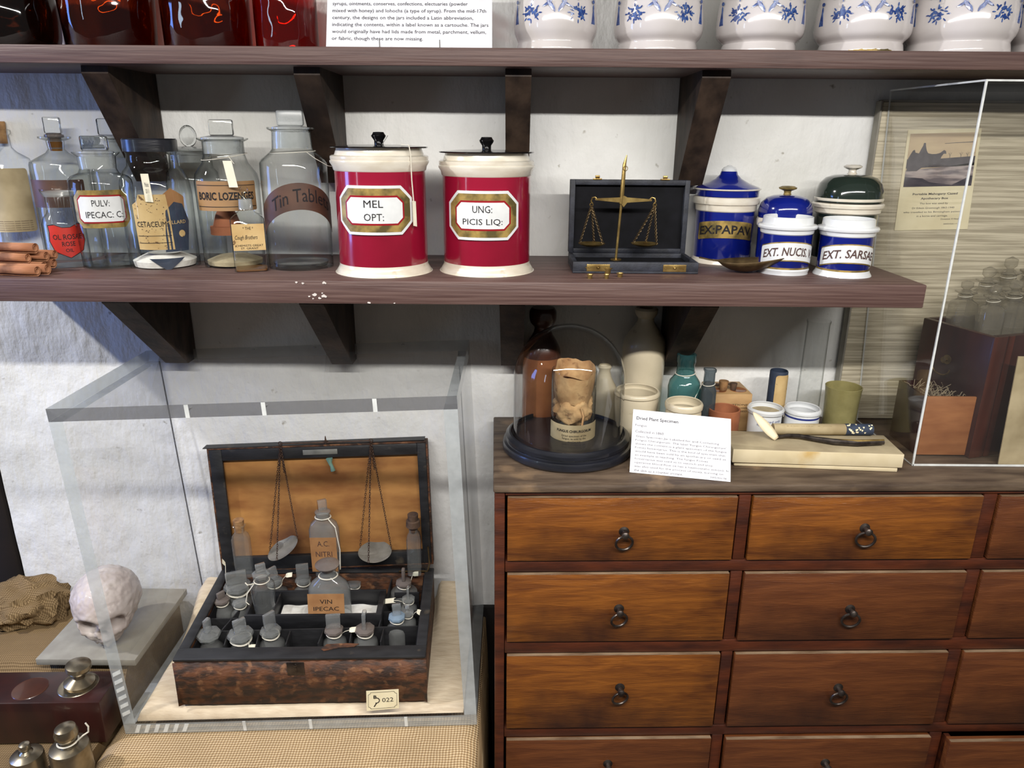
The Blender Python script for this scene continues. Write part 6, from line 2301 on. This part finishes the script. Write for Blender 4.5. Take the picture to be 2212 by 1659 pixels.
# bottles on the ledge before the lid
def ledge(u, vb, vt, hw, lab, kind):
    yL = BD - .020
    zb_ = BH + .0006
    p = BYp(u, vb, yL)
    kk = depth(MBw @ Vector((p.x, yL, zb_))) / F
    r = hw * kk
    hh = BYp(u, vt, yL).z - zb_
    t = thing('glass_vial' if kind != 'big' else 'medicine_bottle', lab, 'vial' if kind != 'big' else 'bottle', M=MBw @ Matrix.Translation((p.x, yL, zb_)))
    if kind == 'cork':
        G().lathe([(0, .0003), (r, .0003), (r, hh * .66), (r * .85, hh * .74), (r * .55, hh * .79), (r * .55, hh * .88), (r * .7, hh * .9), (r * .6, hh * .91)], 36, n=5, sy=.7).obj('body', M_VIAL, t)
        G().lathe([(0, hh * .8), (r * .5, hh * .8), (r * .62, hh), (0, hh * 1.0)], 20).obj('cork', M_CORK, t)
    elif kind == 'darkcork':
        G().lathe([(0, .0003), (r, .0003), (r, hh * .60), (r * .85, hh * .68), (r * .6, hh * .72), (r * .6, hh * .80)], 36, n=5, sy=.8).obj('body', M_VIAL, t)
        G().lathe([(0, hh * .70), (r * .55, hh * .70), (r * .6, hh * .80), (r * 1.0, hh * .81), (r * .95, hh * .90), (r * .7, hh * .91), (r * .75, hh), (0, hh)], 20).obj('cork', M_CORKD, t)
    else:
        G().lathe([(0, .0003), (r * .8, .0003), (r * .9, hh * .12), (r, hh * .3), (r, hh * .62), (r * .85, hh * .70), (r * .45, hh * .76), (r * .42, hh * .82)], 44, n=3, sy=.55).obj('body', M_SMOKE, t)
        G().lathe([(0, hh * .76), (r * .38, hh * .76), (r * .5, hh * .82), (r * .52, hh * .85), (r * .3, hh * .87), (0, hh * .87)], 24).obj('stopper', M_SMOKE, t)
        G().box(-r * .3, r * .3, -r * .15, r * .15, hh * .87, hh, bev=.001, M=Matrix.Rotation(.5, 4, 'Z')).obj('stopper_grip', M_GRIP, t, smooth=25)
        fl = lambda q_: Vector((q_.x, -r * .56 - q_.z, q_.y))
        G().prism(rect(-r * .88, r * .88, hh * .10, hh * .56), 0, .0006, fl).obj('card_label', M_PAPERB, t, smooth=0)
        g = text_g('A.C.', r * .8, hh * .07, fl, None, 0, hh * .48, .0009)
        text_g('NITRI', r * 1.1, hh * .07, fl, g, 0, hh * .34, .0009)
        text_g('DIL', r * .7, hh * .07, fl, g, 0, hh * .22, .0009)
        g.obj('lettering', M_INKB, t, smooth=0)
        g = G().tube([Vector((r * .52 * cos(a), r * .4 * sin(a), hh * .78)) for a in [2 * pi * k / 20 for k in range(20)]], .0014, 6, closed=True)
        g.tube([Vector((r * .4, -r * .3, hh * .78)), Vector((r * .9, -r * .6, hh * .70)), Vector((r * 1.1, -r * .6, hh * .4)), Vector((r * 1.0, -r * .5, hh * .12))], .0012, 6)
        g.obj('string', M_STRING, t)


ledge(527, 1217, 1123, 18, 'clear square vial with a pale cork, standing at the left of the open lid', 'cork')
ledge(895, 1208, 1111, 15, 'clear square vial with a dark cork, standing at the right of the open lid', 'darkcork')
ledge(706, 1216, 1080, 31, 'dusty flat bottle with brown card label, standing before the middle of the lid', 'big')

# ------------------------------------------------------------------ beam scale hanging on the lid
MLi = (MBw @ ML).inverted()
MLw = MBw @ ML


def LP(u, v, y):
    """pixel -> lid frame point at depth y in front (negative) of the lid's open face"""
    o_ = MLi @ Vector((0, 0, 0))
    d_ = MLi.to_3x3() @ ray(u, v)
    k = (y - o_.y) / d_.y
    return o_ + d_ * k


pa, pb, pm_ = LP(605, 955, -.003), LP(801, 950, -.003), LP(703, 948, -.003)
og = Vector((pm_.x, -.003, LH + .004))
t = thing('beam_scale', 'old rusty beam scale with two dull pans, its chains hanging over the open lid', 'scales', M=MLw @ Matrix.Translation(og))
zB_ = .0005
G().tube([Vector((pa.x - og.x, 0, zB_ + .002)), Vector((0, 0, zB_ + .001)), Vector((pb.x - og.x, 0, zB_ + .002))], .0016, 8, rr=[.0012, .0022, .0012]).tube(ring_pts(.004, 12, (pa.x - og.x, 0, zB_ + .002), 'y'), .0009, 6, closed=True).tube(ring_pts(.004, 12, (pb.x - og.x, 0, zB_ + .002), 'y'), .0009, 6, closed=True).obj('beam', M_RUST, t)
G().lathe([(0, 0), (.003, 0), (.0022, .003), (.006, .004), (.002, .006), (.001, .014), (0, .016)], 16, c=(0, 0, zB_)).obj('pointer', M_RUST, t)
for pe, uc, vc, tx_ in ((pa, 612, 1185, .42), (pb, 810, 1193, -.05)):
    top = Vector((pe.x - og.x, -.001, zB_))
    pcn = LP(uc, vc, -.020) - og
    Rp = 37 * kx * 1.0
    Mp = Matrix.Translation(pcn) @ Matrix.Rotation(-tx_, 4, 'Y') @ Matrix.Rotation(.25, 4, 'X')
    G().lathe([(0, -.004), (Rp * .6, -.003), (Rp * .97, .001), (Rp, .002), (Rp * .96, .0018), (Rp * .6, -.002), (0, -.003)], 40, M=Mp).obj('pan', M_PAN, t)
    for a in (255, 15, 160):
        e_ = Mp @ Vector((Rp * cos(radians(a)), Rp * sin(radians(a)), .002))
        if e_.y > -.004:
            e_.y = -.004
        chain(top, e_, .0011, 50).obj('chain', M_RUST, t, smooth=60)
    for dx_, dz_ in ((-.004, -.045), (.005, -.060)):
        chain(top, top + Vector((dx_, -.006, dz_)), .0014, 18).obj('chain', M_RUST, t, smooth=60)

# ------------------------------------------------------------------ skull, board, weights at the left
zb0 = -1.055
bfl, bfr = PZ(76, 1424, zb0 + .02), PZ(330, 1424, zb0 + .02)
bbl = PZ(158, 1322, zb0 + .02)
y_f = bfl.y
zbt = -.986
bx0, bx1 = PY(76, 1424, PZ(76, 1424, zbt).y).x, -.742
byf = PZ(76, 1424, zbt).y
zfl = ztab(-.9, byf) + .0025
o = G().box(0, bx1 - bx0, 0, 1.470 - byf, 0, .014, bev=.0012).obj('grey_board', M_GREYBOARD, None, loc=(bx0, byf, zbt - .014))
tag(o, 'pale grey painted board under the skull, left of the acrylic case', 'board')


def skull():
    b = bmesh.new()
    bmesh.ops.create_icosphere(b, subdivisions=6, radius=1)

    def g_(n, c, s):
        d = (n - Vector(c).normalized()).length
        return math.exp(-(d / s) ** 2)
    for v in b.verts:
        n = v.co.normalized()
        x, y, z = n
        # cranium
        r = Vector((x * .064, y * .080, z * .062))
        r.z += .012
        # face tapers below brow
        if z < .0:
            k = min(1, -z * 1.3)
            if y < .2:
                r.x *= 1 - .19 * k
                r.z *= 1 + .62 * k * max(0, -y + .25)
                r.y *= 1 - .10 * k
            else:
                r.z *= 1 - .35 * k
                r.x *= 1 - .1 * k
        for sx in (-1, 1):
            e = g_(n, (sx * .42, -1, -.20), .21)
            r += Vector((0, .040, 0)) * e
            bw = g_(n, (sx * .38, -1, .10), .20)
            r += Vector((0, -.006, 0)) * bw
            ck = g_(n, (sx * .62, -.9, -.42), .20)
            r += Vector((sx * .006, -.007, 0)) * ck
            tm = g_(n, (sx * 1, -.35, -.05), .35)
            r += Vector((-sx * .006, 0, 0)) * tm
        r += Vector((0, .018, 0)) * g_(n, (0, -1, -.48), .11)
        r += Vector((0, -.006, .0)) * g_(n, (0, -1, -.16), .09)
        r += Vector((0, -.007, 0)) * g_(n, (0, -1, -.85), .26)
        nz_ = noise.fractal(n * 6, 1, 2, 4) * .0016 * (1 + 3.2 * max(0, -z))
        r += n * nz_
        if z < -.45 and y > -.45:
            r.z = max(r.z, -.040 + .008 * noise.noise(n * 5))
        v.co = r
    zmin = min(v.co.z for v in b.verts)
    for v in b.verts:
        v.co.z -= zmin
    me = bpy.data.meshes.new('t')
    b.to_mesh(me)
    b.free()
    g = G()
    g.bm.from_mesh(me)
    # teeth sockets / broken upper jaw
    return g


Ps = PZ(214, 1412, zbt)
t = thing('skull', 'pinkish white plaster skull without a jaw, resting on the grey board', 'skull', (Ps.x - .004, Ps.y + .058, zbt + .006), 0, None, (.02, .03, .34))
g = skull()
g.xf(Matrix.Scale(1.04, 4))
g.obj('cranium', M_SKULL, t, smooth=70)
# mahogany weight block
zt_ = ztab(-.9, 1.1)
yA = PZ(60, 1605, zt_ + .001).y
zT = PY(60, 1516, yA).z
xR = PY(214, 1516, yA).x
yBk = PZ(130, 1447, zT).y
t = thing('weight_block', 'dark mahogany block with two round recesses for weights, at the left frame edge', 'block', (xR, yA, zt_ + .003), .03)
hW = zT - zt_ - .003
G().box(-.36, 0, 0, yBk - yA, 0, hW, bev=.003).obj('block', M_MAHOG2, t)
c1 = PZ(172, 1478, zT)
c2 = PZ(70, 1484, zT)
for c_, r_, mt in ((c1, .034, M_NICKEL), (c2, .030, M_REDLAB)):
    G().lathe([(0, hW + .0003), (r_ * .94, hW + .0004), (r_, hW + .0012), (r_ * 1.03, hW + .0003)], 40, c=(c_.x - xR, c_.y - yA, 0)).obj('recess', M_STONEDD if mt is M_REDLAB else M_NICKEL, t)
V1 = Vector((c1.x, c1.y, zT + .0018))
r_ = .026
o = G().lathe([(0, 0), (r_, 0), (r_ * 1.02, .006), (r_ * .7, .012), (r_ * .42, .016), (r_ * .40, .024), (r_ * .72, .030), (r_ * .86, .037), (r_ * .82, .044), (r_ * .5, .048), (0, .049)], 48).obj('metal_weight', M_NICKEL, None, loc=V1)
o.rotation_euler = (0, .12, 0)
tag(o, 'round-knobbed nickel weight sitting in the recess of the mahogany block', 'weight')

for (u, vt, hw, hk, lab, st) in ((124, 1567, 40, 24, 'larger knobbed brass-nickel weight with a white string, in front of the mahogany block', 1), (36, 1605, 33, 12, 'smaller knobbed brass-nickel weight at the bottom left corner', 0)):
    yv = 1.045 if st else 1.03
    p = PY(u, vt, yv)
    kk = depth(p) / F
    z0_ = ztab(p.x, yv) + .003
    ht = p.z - z0_
    rk, rb_ = hk * kk, hw * kk
    ph = 1
    t = thing('metal_weight', lab, 'weight', (p.x + (.012 if st else .012), yv, z0_))
    s_ = rk
    zb_ = ht - s_ * 2.0
    G().lathe([(0, .0003), (rb_, .0003), (rb_ * 1.02, .003), (rb_, .006), (rb_, zb_ - .012), (rb_ * .96, zb_ - .006), (rb_ * .6, zb_ - .001), (rb_ * .42, zb_)], 56).obj('body', M_NICKEL, t)
    G().lathe([(rb_ * .42, zb_ - .001), (s_ * .62, zb_ + s_ * .3), (s_ * .95, zb_ + s_ * .8), (s_, zb_ + s_ * 1.2), (s_ * .85, zb_ + s_ * 1.75), (s_ * .4, ht - .0005), (0, ht)], 40).obj('knob', M_NICKEL, t)
    if st:
        g = G().tube([Vector((s_ * .85 * cos(a), s_ * .85 * sin(a), zb_ + s_ * .25)) for a in [2 * pi * k / 24 for k in range(24)]], .0015, 6, closed=True)
        g.tube([Vector((s_ * .8, -s_ * .1, zb_ + s_ * .25)), Vector((s_ * 1.5, 0, zb_ + s_ * .9)), Vector((s_ * 1.9, .004, zb_ + s_ * 1.1)), Vector((s_ * 2.0, .004, zb_ + s_ * 1.7)), Vector((s_ * 1.8, .004, zb_ + s_ * 2.1))], .0015, 6)
        g.obj('string', M_STRING, t)
